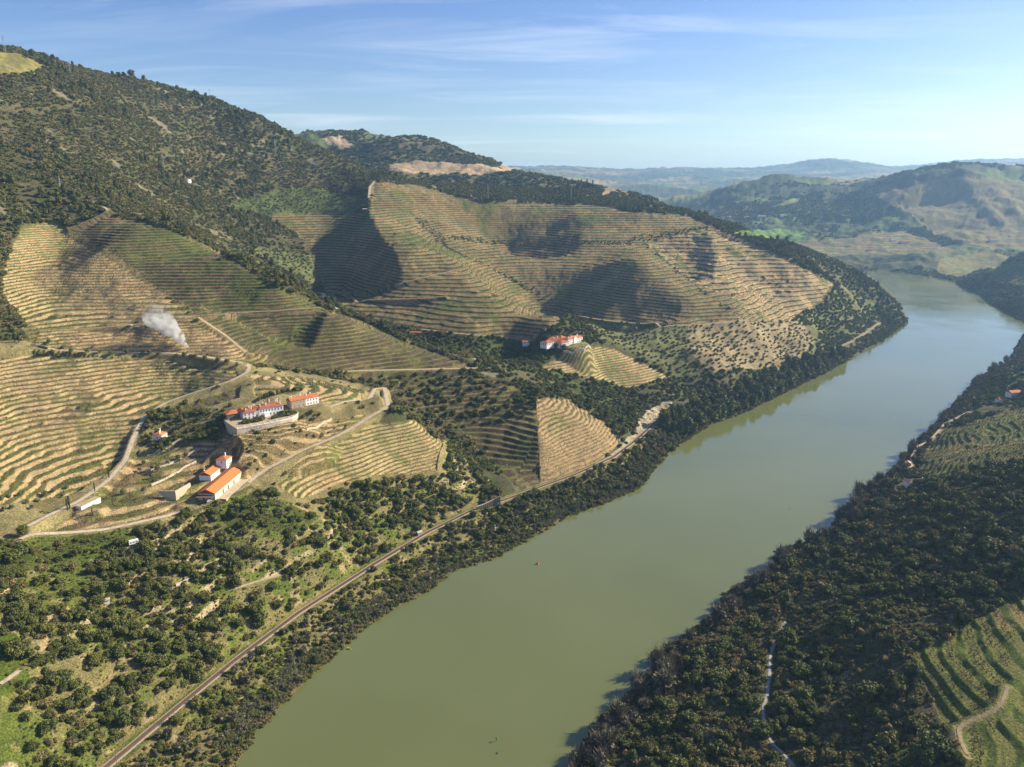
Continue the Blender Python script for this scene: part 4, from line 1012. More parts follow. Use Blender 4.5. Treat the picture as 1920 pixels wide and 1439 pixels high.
def mk_al(k):
    s = float(S[k]) * 1.15; plant('bank_alder', BARE[k % 3], float(X[k]), float(Y[k]), float(Zp[k]) - .2, s, s * g.uniform(.8, 1.1), g.uniform(0, 6.28),
        f"{size_word(s, 2.8, 4.0)} leafless brown tree leaning over the right bank {'near the bottom edge' if py[k] > 1250 else ('beside the path with the stone hut' if py[k] < 950 else 'midway along the dark hillside')}", 'tree', 'leafless trees on the right bank')
al = bank & (u_ < .72); gr = ~al & (u_ > .62); ro = ~al & ~gr
r1 = individuals(ro, 300, mk_ro); r2 = individuals(gr, 260, mk_rg); r3 = individuals(al, 180, mk_al)
rest = np.concatenate([r1, r2, r3]).astype(int)
if len(rest): stuff('hillside_scrub', X[rest], Y[rest], Zp[rest] - .2 * S[rest], S[rest], S[rest] * .95, proto('bush', BUSH[:3]) + proto('greyb', GREYB[:2]), 'dense dark scrub covering the upper part of the right hillside', 'scrub', 9)
dn = DENS.copy(); DENS[:] = np.where(RH & (KIND == 0) & clear, .75, 0)
X, Y, g = scatter(-60, 600, 130, 620, 3.0, 32)
s = g.uniform(.9, 1.9, len(X)); stuff('hillside_undergrowth', X, Y, ground(X, Y) - .15, s, s * .85, proto('scrb', SCRB + SCRB2[:1]), 'low undergrowth between the oaks of the right hillside', 'undergrowth', 10)
DENS = dn
# ---- olives in their plots: the 280 nearest singly
ol = (KIND == 2) & clear
dn = DENS.copy(); DENS[:] = np.where(ol, .80, 0)
X, Y, g = scatter(-520, 900, 900, 1700, 7.5, 41)
DENS = dn
Zp = ground(X, Y); ok, px, py = visible(X, Y, Zp); X, Y, Zp, px, py = X[ok], Y[ok], Zp[ok], px[ok], py[ok]
S = g.uniform(1.7, 2.7, len(X)); big = S / np.hypot(X, Y)
def mk_ol(k):
    s = float(S[k]); wd = 'in the sunny orchard above the far grove' if px[k] > 1290 else ('in the shaded orchard behind the white estate' if px[k] > 900 else 'in the green plot beside the striped vineyard')
    plant('orchard_olive', OLIVE[k % 3], float(X[k]), float(Y[k]), float(Zp[k]) - .5 * s, s, s, g.uniform(0, 6.28), f"{size_word(s, 2.0, 2.45)} round olive tree {wd}", 'olive tree', 'olive trees in the terraced orchards')
rest = individuals(np.ones(len(X), bool), 280, mk_ol)
if len(rest): stuff('olive_orchard', X[rest], Y[rest], Zp[rest] - .5 * S[rest], S[rest], S[rest], proto('olive', OLIVE), 'the far rows of the olive orchards', 'orchard', 11)
# ---- trees and scrub farther along the right bank
dn = DENS.copy(); DENS[:] = np.where(RH & np.isin(KIND, (0, 5)) & clear, .85, 0) * sstep(-.5, .0, g3 + .4 * g1 + (D_bank < 25) * .8)
X, Y, g = scatter(250, 1500, 860, 1750, 6.0, 45); DENS = dn
s = np.exp(g.normal(math.log(2.9), .3, len(X))); db_ = D_bank[cell(X, Y)]
a_ = db_ < 26; q_ = g.uniform(0, 1, len(X)) < .55
stuff('bank_trees', X[a_ & q_], Y[a_ & q_], ground(X, Y)[a_ & q_] - .2, s[a_ & q_] * 1.2, s[a_ & q_] * 1.2, proto('bare', BARE), 'leafless brown trees lining the far stretch of the right bank', 'trees', 46)
stuff('bank_scrub', X[~(a_ & q_)], Y[~(a_ & q_)], ground(X, Y)[~(a_ & q_)] - .3, s[~(a_ & q_)], s[~(a_ & q_)], proto('bush', BUSH), 'dark bushes on the gardens and slopes of the far right bank', 'scrub', 47)
# ---- far covers
def cover(name, x0, x1, y0, y1, sp, seed, keep, s0, s1, hk, protos, label, cat, az=37.5):
    X, Y, g = scatter(x0, x1, y0, y1, sp, seed, keep, az)
    s = np.exp(g.uniform(math.log(s0), math.log(s1), len(X)))
    if len(X): stuff(name, X, Y, ground(X, Y) - .2 * s, s, s * hk * g.uniform(.8, 1.25, len(X)), protos, label, cat, seed)
    return len(X)
TALLP = proto('tall', TALL[:2])
sc = proto('scrb', SCRB + SCRB2[:1]); sc2 = proto('scrb2', SCRB2); pb = proto('bush', BUSH)
NR_ = lambda i, j: ~RH[i, j]
n1_ = cover('hill_scrub', -1500, 200, 700, 2100, 5.2, 51, lambda x, y, i, j: (KIND[i, j] == 0) & NR_(i, j) & (x < -.05 * y), 1.9, 5.2, .75, [sc[0], sc[1], sc2[0], sc[2], sc2[1]], 'dense low scrub covering the big hill', 'scrub')
dn = DENS.copy(); DENS[:] = np.where((KIND == 0) & ~RH & clear, .55, 0) * sstep(.05, .35, fbm(GX, GY, 120, 3, 901) + .5 * g3)
cover('hill_trees', -1500, 1200, 800, 2100, 9.0, 57, lambda x, y, i, j: np.hypot(x, y) > 700, 3.2, 5.6, 1.0, [pb[0], pb[2], TALLP[0]], 'darker trees in clumps on the big hill and the wooded ridge', 'trees'); DENS[:] = dn
n2_ = cover('valley_woods', -700, 1400, 700, 2100, 5.4, 52, lambda x, y, i, j: (np.isin(KIND[i, j], (3, 13)) | ((KIND[i, j] == 0) & NR_(i, j) & (x >= -.05 * y))), 2.0, 4.0, .95, [sc2[0], sc2[1], pb[0]], 'dark woods in the side valleys and on the ridge behind the vineyards', 'woods')
n3_ = cover('vineyard_shrubs', -700, 1100, 380, 1900, 4.6, 53, lambda x, y, i, j: np.isin(KIND[i, j], (1, 4, 5, 6, 8, 12, 14)), .9, 2.6, .85, [pb[0], pb[1], sc[0]], 'scattered shrubs in the vineyards and on open ground', 'shrubs')
VINE = [fmesh('bare_vine', *twigs(300 + i, 11, 1.2, .6, .065), M['vine']) for i in range(3)]
def vine_rows(name, x0, x1, y0, y1, sp, seed, keep, lab):
    g = np.random.default_rng(seed)
    X, Y = np.meshgrid(np.arange(x0, x1, sp), np.arange(y0, y1, sp)); X = X.ravel() + g.uniform(-.5, .5, X.size) * sp; Y = Y.ravel() + g.uniform(-.5, .5, Y.size) * sp
    m = np.abs(np.degrees(np.arctan2(X, Y))) < 37; X, Y = X[m], Y[m]; i, j = cell(X, Y)
    m = (vin[i, j] > 0) & clear[i, j] & keep(X, Y, i, j); X, Y, i, j = X[m], Y[m], i[m], j[m]
    q = ft[i, j] / np.maximum(frac[i, j], .05); m = ((np.abs(q - .30) < .13) | (np.abs(q - .72) < .13)) & (g.uniform(0, 1, len(X)) < .85); X, Y = X[m], Y[m]
    s = g.uniform(1.05, 1.7, len(X)); stuff(name, X, Y, ground(X, Y) - .05, s, s, proto('vine', VINE), lab, 'vines', seed); return len(X)
print('vines', vine_rows('vine_rows', -620, 120, 400, 1000, 1.7, 61, lambda x, y, i, j: y < 1000, 'rows of bare pruned vines on the nearer terraces'),
      vine_rows('far_vine_rows', -520, 760, 1000, 1900, 2.6, 62, lambda x, y, i, j: y >= 1000, 'rows of bare vines on the terraces across the valley'),
      vine_rows('right_vine_rows', 120, 760, 180, 900, 1.3, 63, lambda x, y, i, j: True, 'rows of bare vines in the vineyards of the right bank'))
n4_ = cover('far_woods', -1600, 3600, 1900, 4700, 13.0, 54, lambda x, y, i, j: np.isin(KIND[i, j], (0, 3, 10)) & (np.hypot(x, y) > 2050), 5.0, 9.5, .75, [sc2[0], sc2[1]], 'far woods and scrub on the hills beyond the bend', 'woods', 36)
print('plants', n1_, n2_, n3_, n4_)
# ------------------------------------------------------------------ buildings and other made things
def tile_mat(name, c, c2):
    k = NT_(name); p = k.objco()
    w = k.new('ShaderNodeTexWave', bands_direction='X'); w.inputs['Scale'].default_value = 1.3; w.inputs['Distortion'].default_value = .4
    k.t.links.new(p, w.inputs['Vector'])
    n = k.noise(.35, 4, .65, p); n2 = k.noise(2.2, 3, .6, p)
    col = k.mix(k.ramp(n, .35, .68), c, c2)
    col = k.mix(k.math('MULTIPLY', k.ramp(n2, .5, .75), .5), col, tuple(x * .55 for x in c))
    k.color(col); k.rough(.85); k.spec(.2); k.bump(w.outputs['Fac'], .5, .08)
    return k.m
M['tile'] = tile_mat('clay_tiles', (.52, .17, .065), (.40, .135, .060)); M['tile_old'] = tile_mat('old_clay_tiles', (.40, .135, .075), (.27, .105, .065)); M['tile_new'] = tile_mat('new_clay_tiles', (.62, .20, .06), (.50, .17, .06))
M['tile_brown'] = tile_mat('brown_tiles', (.17, .095, .070), (.12, .075, .06))
M['white'] = plain('white_render', (.80, .78, .74), .85, .07, .5); M['cream'] = plain('cream_render', (.66, .58, .44), .9, .15, .7); M['stonewall'] = plain('schist_wall', (.37, .30, .20), .92, .35, 1.4, .5)
M['rubble'] = plain('pale_rubble_wall', (.50, .43, .33), .92, .25, 1.2, .5); M['darkwall'] = plain('dark_stone_wall', (.17, .14, .10), .95, .3, 1.2, .4); M['concrete'] = plain('concrete', (.44, .37, .27), .9, .14, .5, .2)
M['glass'] = plain('window_glass', (.15, .17, .20), .15, .1); M['frame'] = plain('painted_frame', (.55, .56, .55), .7, .05); M['wood'] = plain('door_wood', (.16, .10, .06), .8, .25, 2)
M['steel'] = plain('galvanised_steel', (.34, .36, .38), .5, .1, 2); M['pole'] = plain('weathered_pole', (.16, .135, .11), .9, .2, 3); M['rust'] = plain('rusty_rail', (.20, .115, .075), .6, .2, 3)
M['sleeper'] = plain('brown_sleepers', (.15, .10, .075), .95, .25, 2); M['ballast'] = plain('ballast', (.235, .175, .125), .95, .28, 1.1, .5); M['shoulder'] = plain('gravel_shoulder', (.40, .32, .22), .95, .2, .8, .3)
M['redpaint'] = plain('red_paint', (.65, .035, .02), .45, .05); M['greenpaint'] = plain('green_paint', (.02, .16, .06), .5, .05); M['tyre'] = plain('tyre', (.02, .02, .02), .9, .1)
M['carwhite'] = plain('white_car_paint', (.78, .78, .78), .3, .02); M['carsilver'] = plain('silver_car_paint', (.45, .47, .50), .3, .02); M['cardark'] = plain('dark_car_paint', (.05, .06, .08), .3, .02)
M['blossom'] = foliage('yellow_blossom', [(.42, .32, .02), (.46, .38, .03)]); M['terracotta'] = plain('terracotta_render', (.50, .26, .16), .9, .15, 1)

def boxg(x0, x1, y0, y1, z0, z1):
    c = np.array([(x, y, z) for z in (z0, z1) for y in (y0, y1) for x in (x0, x1)], float)
    return c, np.array([(0, 2, 3, 1), (4, 5, 7, 6), (0, 1, 5, 4), (2, 6, 7, 3), (0, 4, 6, 2), (1, 3, 7, 5)])
def roofg(x0, x1, y0, y1, z, rise, kind='gable', ov=.45, t=.22):
    """pitched roof with thickness; ridge along x (or y for gable_y)"""
    if kind == 'gable_y':
        c, f = roofg(y0, y1, -x1, -x0, z, rise, 'gable', ov, t); return np.column_stack([-c[:, 1], c[:, 0], c[:, 2]]), f
    X0, X1, Y0, Y1 = x0 - ov, x1 + ov, y0 - ov, y1 + ov; ym = (y0 + y1) / 2
    drop = rise * ov / max((y1 - y0) / 2, .1)
    if kind == 'gable': r0, r1 = X0, X1
    else:
        q = min((Y1 - Y0) / 2, (X1 - X0) / 2 - .05); r0, r1 = X0 + q, X1 - q
    top = [(X0, Y0, z - drop + t), (X1, Y0, z - drop + t), (X1, Y1, z - drop + t), (X0, Y1, z - drop + t), (r0, ym, z + rise + t), (r1, ym, z + rise + t)]
    bot = [(a, b, c - t) for a, b, c in top]
    f = [(0, 1, 5, 4), (2, 3, 4, 5), (1, 2, 5, 5), (3, 0, 4, 4), (7, 6, 10, 11), (9, 8, 11, 10), (8, 7, 11, 11), (6, 9, 10, 10), (0, 6, 7, 1), (1, 7, 8, 2), (2, 8, 9, 3), (3, 9, 6, 0)]
    return np.array(top + bot), np.array(f)
def wallg(x0, x1, y0, y1, z0, z1, rise=0, kind='hip'):
    c, f = boxg(x0, x1, y0, y1, z0, z1)
    if kind == 'gable' and rise:
        ym = (y0 + y1) / 2; c = np.vstack([c, [(x0, ym, z1 + rise - .02), (x1, ym, z1 + rise - .02)]])
        f = np.vstack([f, [(4, 8, 6, 6), (5, 7, 9, 9), (4, 5, 9, 8), (6, 8, 9, 7)]]); f = np.delete(f, 1, 0)
    if kind == 'gable_y' and rise:
        xm = (x0 + x1) / 2; c = np.vstack([c, [(xm, y0, z1 + rise - .02), (xm, y1, z1 + rise - .02)]])
        f = np.vstack([f, [(4, 5, 8, 8), (6, 9, 7, 7), (4, 8, 9, 6), (5, 7, 9, 8)]]); f = np.delete(f, 1, 0)
    return c, f
def tri4(f):
    f = [tuple(q) + ((q[-1],) if len(q) == 3 else ()) for q in f]; return np.array(f)
def part(name, geo, mat, parent):
    return link(name, fmesh(name, geo[0], tri4(geo[1]), mat), parent)
def thing(name, label, cat, loc, rot=0.0, group=None):
    o = bpy.data.objects.new(name, None); COL.objects.link(o); o.location = loc; o.rotation_euler = (0, 0, rot); o.empty_display_size = 1
    return tag(o, label, cat, group)
def window(parent, side, u, z, w, h, x0, x1, y0, y1, kind='window', fm='frame', pm='glass'):
    """a framed opening on one wall of a block: side f (y0), b, l (x0), r (x1); u along the wall"""
    e, d = .05, .12
    def place(a, b, zz0, zz1, out):
        if side == 'f': return boxg(a, b, y0 - out, y0 + .02, zz0, zz1)
        if side == 'b': return boxg(a, b, y1 - .02, y1 + out, zz0, zz1)
        if side == 'l': return boxg(x0 - out, x0 + .02, a, b, zz0, zz1)
        return boxg(x1 - .02, x1 + out, a, b, zz0, zz1)
    fr = part(kind, join(place(u - w/2 - d, u - w/2, z - d, z + h + d, .07), place(u + w/2, u + w/2 + d, z - d, z + h + d, .07), place(u - w/2, u + w/2, z + h, z + h + d, .07), place(u - w/2, u + w/2, z - d, z, .09)), M[fm], parent)
    part('pane' if kind == 'window' else 'panel', place(u - w/2, u + w/2, z, z + h, .03), M[pm], fr)
def block(parent, x0, x1, y0, y1, h, rise, kind='hip', wall='white', roof='tile', wins=(), z0=-2.5, chims=()):
    part('wall', wallg(x0, x1, y0, y1, z0, h, rise, kind), M[wall], parent)
    rf = part('roof', roofg(x0, x1, y0, y1, h, rise, kind), M[roof], parent)
    for side, us, z, w, hh, *kd in wins:
        for u in us: window(parent, side, u, z, w, hh, x0, x1, y0, y1, *kd)
    for cx, cy, ch in chims:
        zr = h + rise * (1 - abs(cy - (y0+y1)/2) / ((y1-y0)/2)) if kind != 'gable_y' else h + rise * (1 - abs(cx - (x0+x1)/2) / ((x1-x0)/2))
        part('chimney', join(boxg(cx-.4, cx+.4, cy-.35, cy+.35, zr - .6, zr + ch), boxg(cx-.52, cx+.52, cy-.47, cy+.47, zr + ch, zr + ch + .18)), M['white'], rf)
def frame_of(pa, pb, z):
    """origin, angle and length of a wall foot seen from photo point pa to pb at height z"""
    a, b = Vector(at_z(*pa, z)), Vector(at_z(*pb, z)); d = b - a
    return a, math.atan2(d.y, d.x), d.length
def lin(a, b, n): return [a + (b - a) * (i + .5) / n for i in range(n)]

def skyline(px, py):
    """the ground at a photo point, or the crest below it when the point is against the sky"""
    u, y, k = ray(px, py); ts = np.exp(np.linspace(math.log(600), math.log(2300), 2500))
    if (CAM_H + k * ts < ground(u * ts, y * ts)).any(): return on_ground(px, py)
    e = (ground(u * ts, y * ts) - CAM_H) / ts; t = ts[int(np.argmax(e))]
    return Vector((u * t, y * t, float(ground(u * t, y * t)[0])))
# ---- the white manor on its terrace
zt = float(PADW[0][2])
o, ang, L = frame_of((457, 788), (533, 776), zt)
mn = thing('manor_house', 'white two-storey manor with red tiled hip roofs and many white chimneys on a walled terrace', 'manor', o, ang)
k_ = L / 38.0
block(mn, 0, 11*k_, 0, 9, 6.2, 2.3, 'hip', roof='tile_old', wins=[('f', lin(0, 11*k_, 3), 3.4, 1.1, 1.7), ('f', lin(0, 11*k_, 3), .5, 1.1, 1.8), ('l', lin(0, 9, 2), 3.4, 1.1, 1.7)], chims=[(3, 3, 1.6), (8, 3.5, 2.4)])
block(mn, 11.02*k_, 15*k_, 2.6, 11, 6.3, 2.2, 'gable', roof='tile_old', wins=[('f', [13*k_], .2, 1.2, 2.3, 'door', 'frame', 'wood')])
block(mn, 15.02*k_, 38*k_, 1.2, 12.5, 7.4, 2.6, 'hip', roof='tile_old', wins=[('f', lin(15.5*k_, 23*k_, 3), 4.3, 1.2, 2.0), ('f', lin(23*k_, 37.5*k_, 5), 4.3, 1.1, 1.9), ('f', lin(24*k_, 37*k_, 4), .7, 1.1, 1.9), ('r', lin(2, 12, 3), 4.3, 1.1, 1.9)],
      chims=[(17*k_, 4, 1.8), (21*k_, 9, 1.8), (22.5*k_, 4.4, 2.0), (27*k_, 8, 3.4), (33*k_, 8, 1.8), (35*k_, 9.5, 3.4), (36*k_, 4, 2.2)])
block(mn, 4*k_, 20*k_, 11.2, 17, 5.4, 2.0, 'hip', roof='tile', chims=[(8, 13, 1.4), (13, 15, 1.4)])
block(mn, -12, -1.2, 8, 19, 4.6, 2.0, 'hip', wall='darkwall', roof='tile', wins=[('f', [-6], .2, 2, 2.6, 'door', 'frame', 'wood')])
block(mn, -1.1, 4.2*k_, 9.1, 15, 5.6, 1.4, 'gable_y', wall='white', roof='tile')
part('porch', join(boxg(19*k_, 24*k_, -1.6, 1.18, 0, .9), boxg(20*k_, 21*k_, -2.6, -1.62, 0, .45), *[boxg(19.2*k_+i*1.5, 19.4*k_+i*1.5, -1.5, -1.3, .9, 3.2) for i in range(4)], boxg(19*k_, 24*k_, -1.7, 1.16, 3.2, 3.42)), M['white'], mn)
# terrace wall below it
tr_px = [(444, 804.5), (500, 794.5), (526, 789.5), (548, 783.5), (555, 780), (559, 776), (556, 771)]
top = [at_z(x, y, zt + .35) for x, y in tr_px]
cxy = np.mean([p[:2] for p in top], 0)
back = [(o + Vector((math.cos(ang)*u - math.sin(ang)*v, math.sin(ang)*u + math.cos(ang)*v, 0)))[:2] for u, v in [(41, 6), (30, 14), (0, 12), (-14, 12)]]
lw_ = (o + Vector((math.cos(ang)*-14 - math.sin(ang)*2, math.sin(ang)*-14 + math.cos(ang)*2, 0)))[:2]
ring = [p[:2] for p in top] + [tuple(b) for b in back] + [tuple(lw_)]
n_ = len(ring)
tw = thing('terrace_wall', 'tall pale stone retaining wall with white posts and a row of dark letters, under the white manor', 'retaining wall', (top[0][0], top[0][1], zt))
def loc_(p, z): return (p[0] - top[0][0], p[1] - top[0][1], z)
co = np.array([loc_(p, .12) for p in ring] + [loc_(p, -9.0) for p in ring]); ff = [(i, n_ + i, n_ + (i+1) % n_, (i+1) % n_) for i in range(n_)]
tri = [(0, i, i+1, i+1) for i in range(1, n_ - 1)]
part('wall', (co, np.array(ff)), M['rubble'], tw)
part('terrace_floor', (co, np.array(tri)), M['tan'], tw)
pp = [loc_(p, 0) for p in top]
prm = []
for a, b in zip(pp[:-1], pp[1:]):
    a, b = np.array(a), np.array(b); d = unit(b - a); nn = np.array([-d[1], d[0], 0]) * .22
    c = np.array([a - nn, b - nn, b + nn, a + nn]); prm.append((np.vstack([c + [0, 0, .11], c + [0, 0, .75]]), [(0, 1, 5, 4), (1, 2, 6, 5), (2, 3, 7, 6), (3, 0, 4, 7), (4, 5, 6, 7)]))
part('parapet', join(*prm), M['white'], tw)
sL = np.cumsum([0] + [np.linalg.norm(np.array(b) - a) for a, b in zip(pp[:-1], pp[1:])])
for q in np.arange(0.3, sL[-1], 5.6):
    x = [np.interp(q, sL, [p[i] for p in pp]) for i in range(2)]
    part('post', join(boxg(x[0]-.3, x[0]+.3, x[1]-.3, x[1]+.3, .1, 1.45), boxg(x[0]-.4, x[0]+.4, x[1]-.4, x[1]+.4, 1.45, 1.65)), M['white'], tw)
# the lettering on the wall is too small to read in the photograph: dark squarish outlines with white hearts
sa, sb = np.array(pp[0]), np.array(pp[1]); sd_ = unit(sb - sa); sn = np.array([sd_[1], -sd_[0], 0])
def on_wall(u0, u1, z0, z1, out):
    a, b = sa + sd_ * u0, sa + sd_ * u1
    c = np.array([a - sn * .1, b - sn * .1, b + sn * out, a + sn * out]); return np.vstack([c + [0, 0, z0], c + [0, 0, z1]]), [(0, 3, 2, 1), (4, 5, 6, 7), (0, 1, 5, 4), (1, 2, 6, 5), (2, 3, 7, 6), (3, 0, 4, 7)]
lets = [(8.2, 1.35, 0), (9.9, 1.35, 1), (11.6, 1.35, 2), (13.3, 1.5, 3), (15.8, 1.35, 2), (17.4, 1.35, 1), (18.9, 1.2, 3)]
dk, wt = [], []
for u, w, k in lets:
    if k in (0, 2, 3): dk.append(on_wall(u, u + .28, -2.7, -1.1, .06))
    if k in (1, 3): dk.append(on_wall(u + w - .28, u + w, -2.7, -1.1, .06))
    if k != 1: dk.append(on_wall(u + .28, u + w - (.28 if k == 3 else 0), -1.38, -1.1, .055))
    if k != 0: dk.append(on_wall(u + (.28 if k != 1 else 0), u + w - (.28 if k in (1, 3) else 0), -2.7, -2.42, .055))
    wt.append(on_wall(u + .36, u + w - .36, -2.3, -1.5, .05))
part('lettering', join(*dk), M['cardark'], tw); part('letter_ground', join(*wt), M['white'], tw)
LANDMARK.append((o.x, o.y, 'near the manor'))

# ---- second house: stone half and white half
z2 = float(PADW[1][2]); o, ang, L = frame_of((547, 767), (598, 756), z2)
h2 = thing('farm_house', 'long tiled house, half bare stone and half white, behind the manor', 'house', o, ang)
block(h2, 0, L*.52, 0, 9, 6.8, 2.2, 'gable', wall='stonewall', roof='tile', wins=[('f', lin(1, L*.5, 4), 3.9, 1.0, 1.5), ('f', lin(1, L*.5, 3), .6, 1.1, 2.0, 'door', 'frame', 'wood')], chims=[(1.2, 4.5, 1.3), (2.6, 4.0, 1.3), (L*.44, 5.5, 1.5)])
block(h2, L*.52 + .02, L, .05, 8.95, 6.75, 2.15, 'gable', wall='white', roof='tile', wins=[('f', lin(L*.55, L*.97, 4), 3.9, 1.0, 1.6), ('f', lin(L*.55, L*.97, 4), .7, 1.0, 1.6)], chims=[(L*.62, 3.5, 1.6), (L*.8, 5.5, 1.6)])
# ---- the winery: long barn, second barn, tower house
zb = float(PADW[3][2]); o, ang, L = frame_of((404, 938), (461, 889), zb)
L = min(L, 46.0)
w1 = thing('winery_barn', 'long stone barn with a big weathered orange tile roof beside the winery road', 'barn', o, ang)
block(w1, 0, L, 0, 13, 5.2, 2.9, 'gable', wall='cream', roof='tile_new', wins=[('f', [L*.28, L*.47, L*.68], .1, 2.3, 3.2, 'door', 'frame', 'wood'), ('f', [L*.38, L*.57, L*.8], 2.6, 1.0, 1.1), ('l', [4, 9], .1, 2.2, 2.8, 'door', 'frame', 'wood')])
part('lean_to', join(boxg(-5.5, -.06, .3, 12.5, 3.6, 3.85), boxg(-5.4, -5.1, .5, .8, -1.5, 3.6), boxg(-5.4, -5.1, 6, 6.3, -1.5, 3.6), boxg(-5.4, -5.1, 12, 12.3, -1.5, 3.6)), M['tile_brown'], w1)
part('forecourt', boxg(2, L+2, -7.5, -.05, -1.5, .16), M['pale'], w1)
dx = Vector((math.cos(ang), math.sin(ang), 0)); dy = Vector((-math.sin(ang), math.cos(ang), 0))
zh = float(PADW[5][2]); o2 = Vector(at_z(396, 902, zh)); L2 = 27.0
w2 = thing('winery_hall', 'shorter hall with a bright orange roof and white doors uphill of the long barn', 'barn', o2, ang)
block(w2, 0, L2, 0, 9.5, 4.6, 2.4, 'gable', wall='white', roof='tile_new', wins=[('l', [3, 6.6], .2, 1.5, 2.4, 'door', 'frame', 'white'), ('f', lin(1, L2-1, 5), 1.6, 1.2, 1.3)], chims=[(6, 8, .9)])
o3 = Vector(at_z(425, 874, float(PADW[7][2]))); print('tower', o3, ground(o3.x, o3.y), 'hall', o2, ground(o2.x, o2.y), PADW)
w3 = thing('tower_house', 'small square white house with a red hip roof at the upper end of the winery', 'house', o3, ang)
block(w3, 0, 9.5, 0, 8.5, 4.9, 1.9, 'hip', wall='white', roof='tile', wins=[('f', [2.6, 6.6], 2.2, 1.0, 1.4), ('f', [4.6], .1, 1.2, 2.2, 'door', 'frame', 'wood'), ('l', [4], 2.2, 1.0, 1.4)], chims=[(5.6, 3.2, 2.6)])
part('side_room', join(boxg(9.55, 13, 1, 7, -2, 3.1), boxg(9.55, 13.4, .7, 7.3, 3.1, 3.35)), M['tile'], w3)
cw0 = Vector(at_z(331, 941, zb - 1.0))
cwl = thing('concrete_wall', 'tall angular retaining wall with one dark and one sunlit face, left of the long barn', 'wall', cw0, ang)
part('long_wall', (lambda c, f: (c, f))(np.array([(0, 0, -2), (22, 0, 1), (22, .8, 1), (0, .8, -2), (0, 0, 8.4), (22, 0, 6.2), (22, .8, 6.2), (0, .8, 8.4)]), np.array([(0, 1, 5, 4), (1, 2, 6, 5), (2, 3, 7, 6), (3, 0, 4, 7), (4, 5, 6, 7)])), M['concrete'], cwl)
part('end_wall', (np.array([(.02, .82, -2), (.02, 13, 6.0), (.8, 13, 6.0), (.8, .82, -2), (.02, .82, 8.38), (.02, 13, 8.2), (.8, 13, 8.2), (.8, .82, 8.38)]), np.array([(0, 4, 5, 1), (1, 5, 6, 2), (2, 6, 7, 3), (3, 7, 4, 0), (4, 7, 6, 5)])), M['concrete'], cwl)
# ---- small house, caravan, white shed, hut, ruin
zs = float(PADW[2][2]); o, ang4, L = frame_of((304, 826), (318, 817), zs)
sh = thing('cottage', 'small square cottage with a bright orange hip roof and two white chimneys in the trees', 'cottage', o, ang4)
block(sh, 0, 9, 0, 8.5, 4.2, 2.0, 'hip', wall='white', roof='tile_new', wins=[('f', [2.4, 6.6], 1.3, 1.0, 1.4), ('f', [4.5], .1, 1.0, 2.2, 'door', 'frame', 'wood'), ('l', [4], 1.3, 1, 1.4)], chims=[(1.6, 2.4, 2.2), (6.6, 4.6, 2.0)])
g0 = on_ground(251, 1022)
cv = thing('caravan', 'white caravan with dark side windows parked on the slope below the road', 'caravan', g0 + Vector((0, 0, .5)), math.radians(38))
part('body', join(boxg(-3, 3, -1.2, 1.2, .5, 2.9), boxg(-2.7, 2.7, -1.1, 1.1, 2.9, 3.1)), M['carwhite'], cv)
for u in (-1.8, 0, 1.8): part('window', boxg(u-.6, u+.6, -1.26, -1.18, 1.5, 2.3), M['glass'], cv)
part('front_window', boxg(-3.06, -2.98, -.8, .8, 1.5, 2.4), M['glass'], cv)
for u in (-.9, .9): part('wheel', tube([(u, -1.15, .4), (u, -.9, .4)], [.42, .42], 12), M['tyre'], cv)
part('drawbar', boxg(3.0, 4.3, -.1, .1, .55, .7), M['steel'], cv)
g0 = on_ground(153, 957); o, a5, L = frame_of((153, 957), (189, 939), g0.z)
ws = thing('white_shed', 'long low white shed with a flat earth roof beside the cypress road', 'shed', o, a5)
part('wall', boxg(0, min(L, 20), 0, 5, -1.5, 2.5), M['white'], ws); part('roof', boxg(-.2, min(L, 20) + .2, -.2, 5.4, 2.5, 2.75), M['tan'], ws)
for u in (4, 10, 16): part('door', boxg(u-.7, u+.7, -.05, .02, 0, 2.0), M['frame'], ws)
def hut(name, label, cat, px, py, w, d, h, rise, rot, wall, roof, kind='gable', lift=0, wins=(), chims=(), group=None):
    b = on_ground(px, py) + Vector((0, 0, lift)); t = thing(name, label, cat, b, rot, group)
    block(t, -w/2, w/2, -d/2, d/2, h, rise, kind, wall, roof, wins, -3, chims); return t
R_ = math.radians
W1 = lambda w, n, z=1.0: [('f', lin(-w/2, w/2, n), z, .9, 1.3)]
hut('railway_hut', 'small grey hut with a pale roof standing beside the railway', 'hut', 786, 1003, 4, 3, 2.6, .7, R_(42), 'steel', 'concrete', wins=[('f', [0], .1, .9, 2.0, 'door', 'frame', 'glass')])
hut('small_ruin', 'roofless looking white stone hut among rocks on the left slope', 'ruin', 200, 1130, 3.4, 2.6, 2.0, .5, R_(30), 'white', 'concrete')
hut('riverside_house', 'pink house with a red roof between the railway and the tall grove', 'house', 1302, 777, 11, 8, 4.6, 2.0, R_(35), 'white', 'tile', 'hip', wins=W1(11, 3, 1.5), chims=[(3, 1, 1.4)])
hut('red_roof_shed', 'long low red-roofed shed in the gully beside the striped vineyard', 'shed', 780, 627, 15, 6, 2.6, 1.4, R_(-8), 'cream', 'tile', wins=W1(15, 3))
hut('garden_shed', 'small red-roofed outbuilding left of the white estate', 'shed', 988, 646, 12, 6, 3.0, 1.4, R_(-5), 'white', 'tile', wins=W1(12, 2))
hut('ridge_shed', 'white flat-roofed shed at the top of the shaded vineyard', 'shed', 687, 395, 15, 6, 3.0, .4, R_(4), 'darkwall', 'white', wins=W1(15, 3))
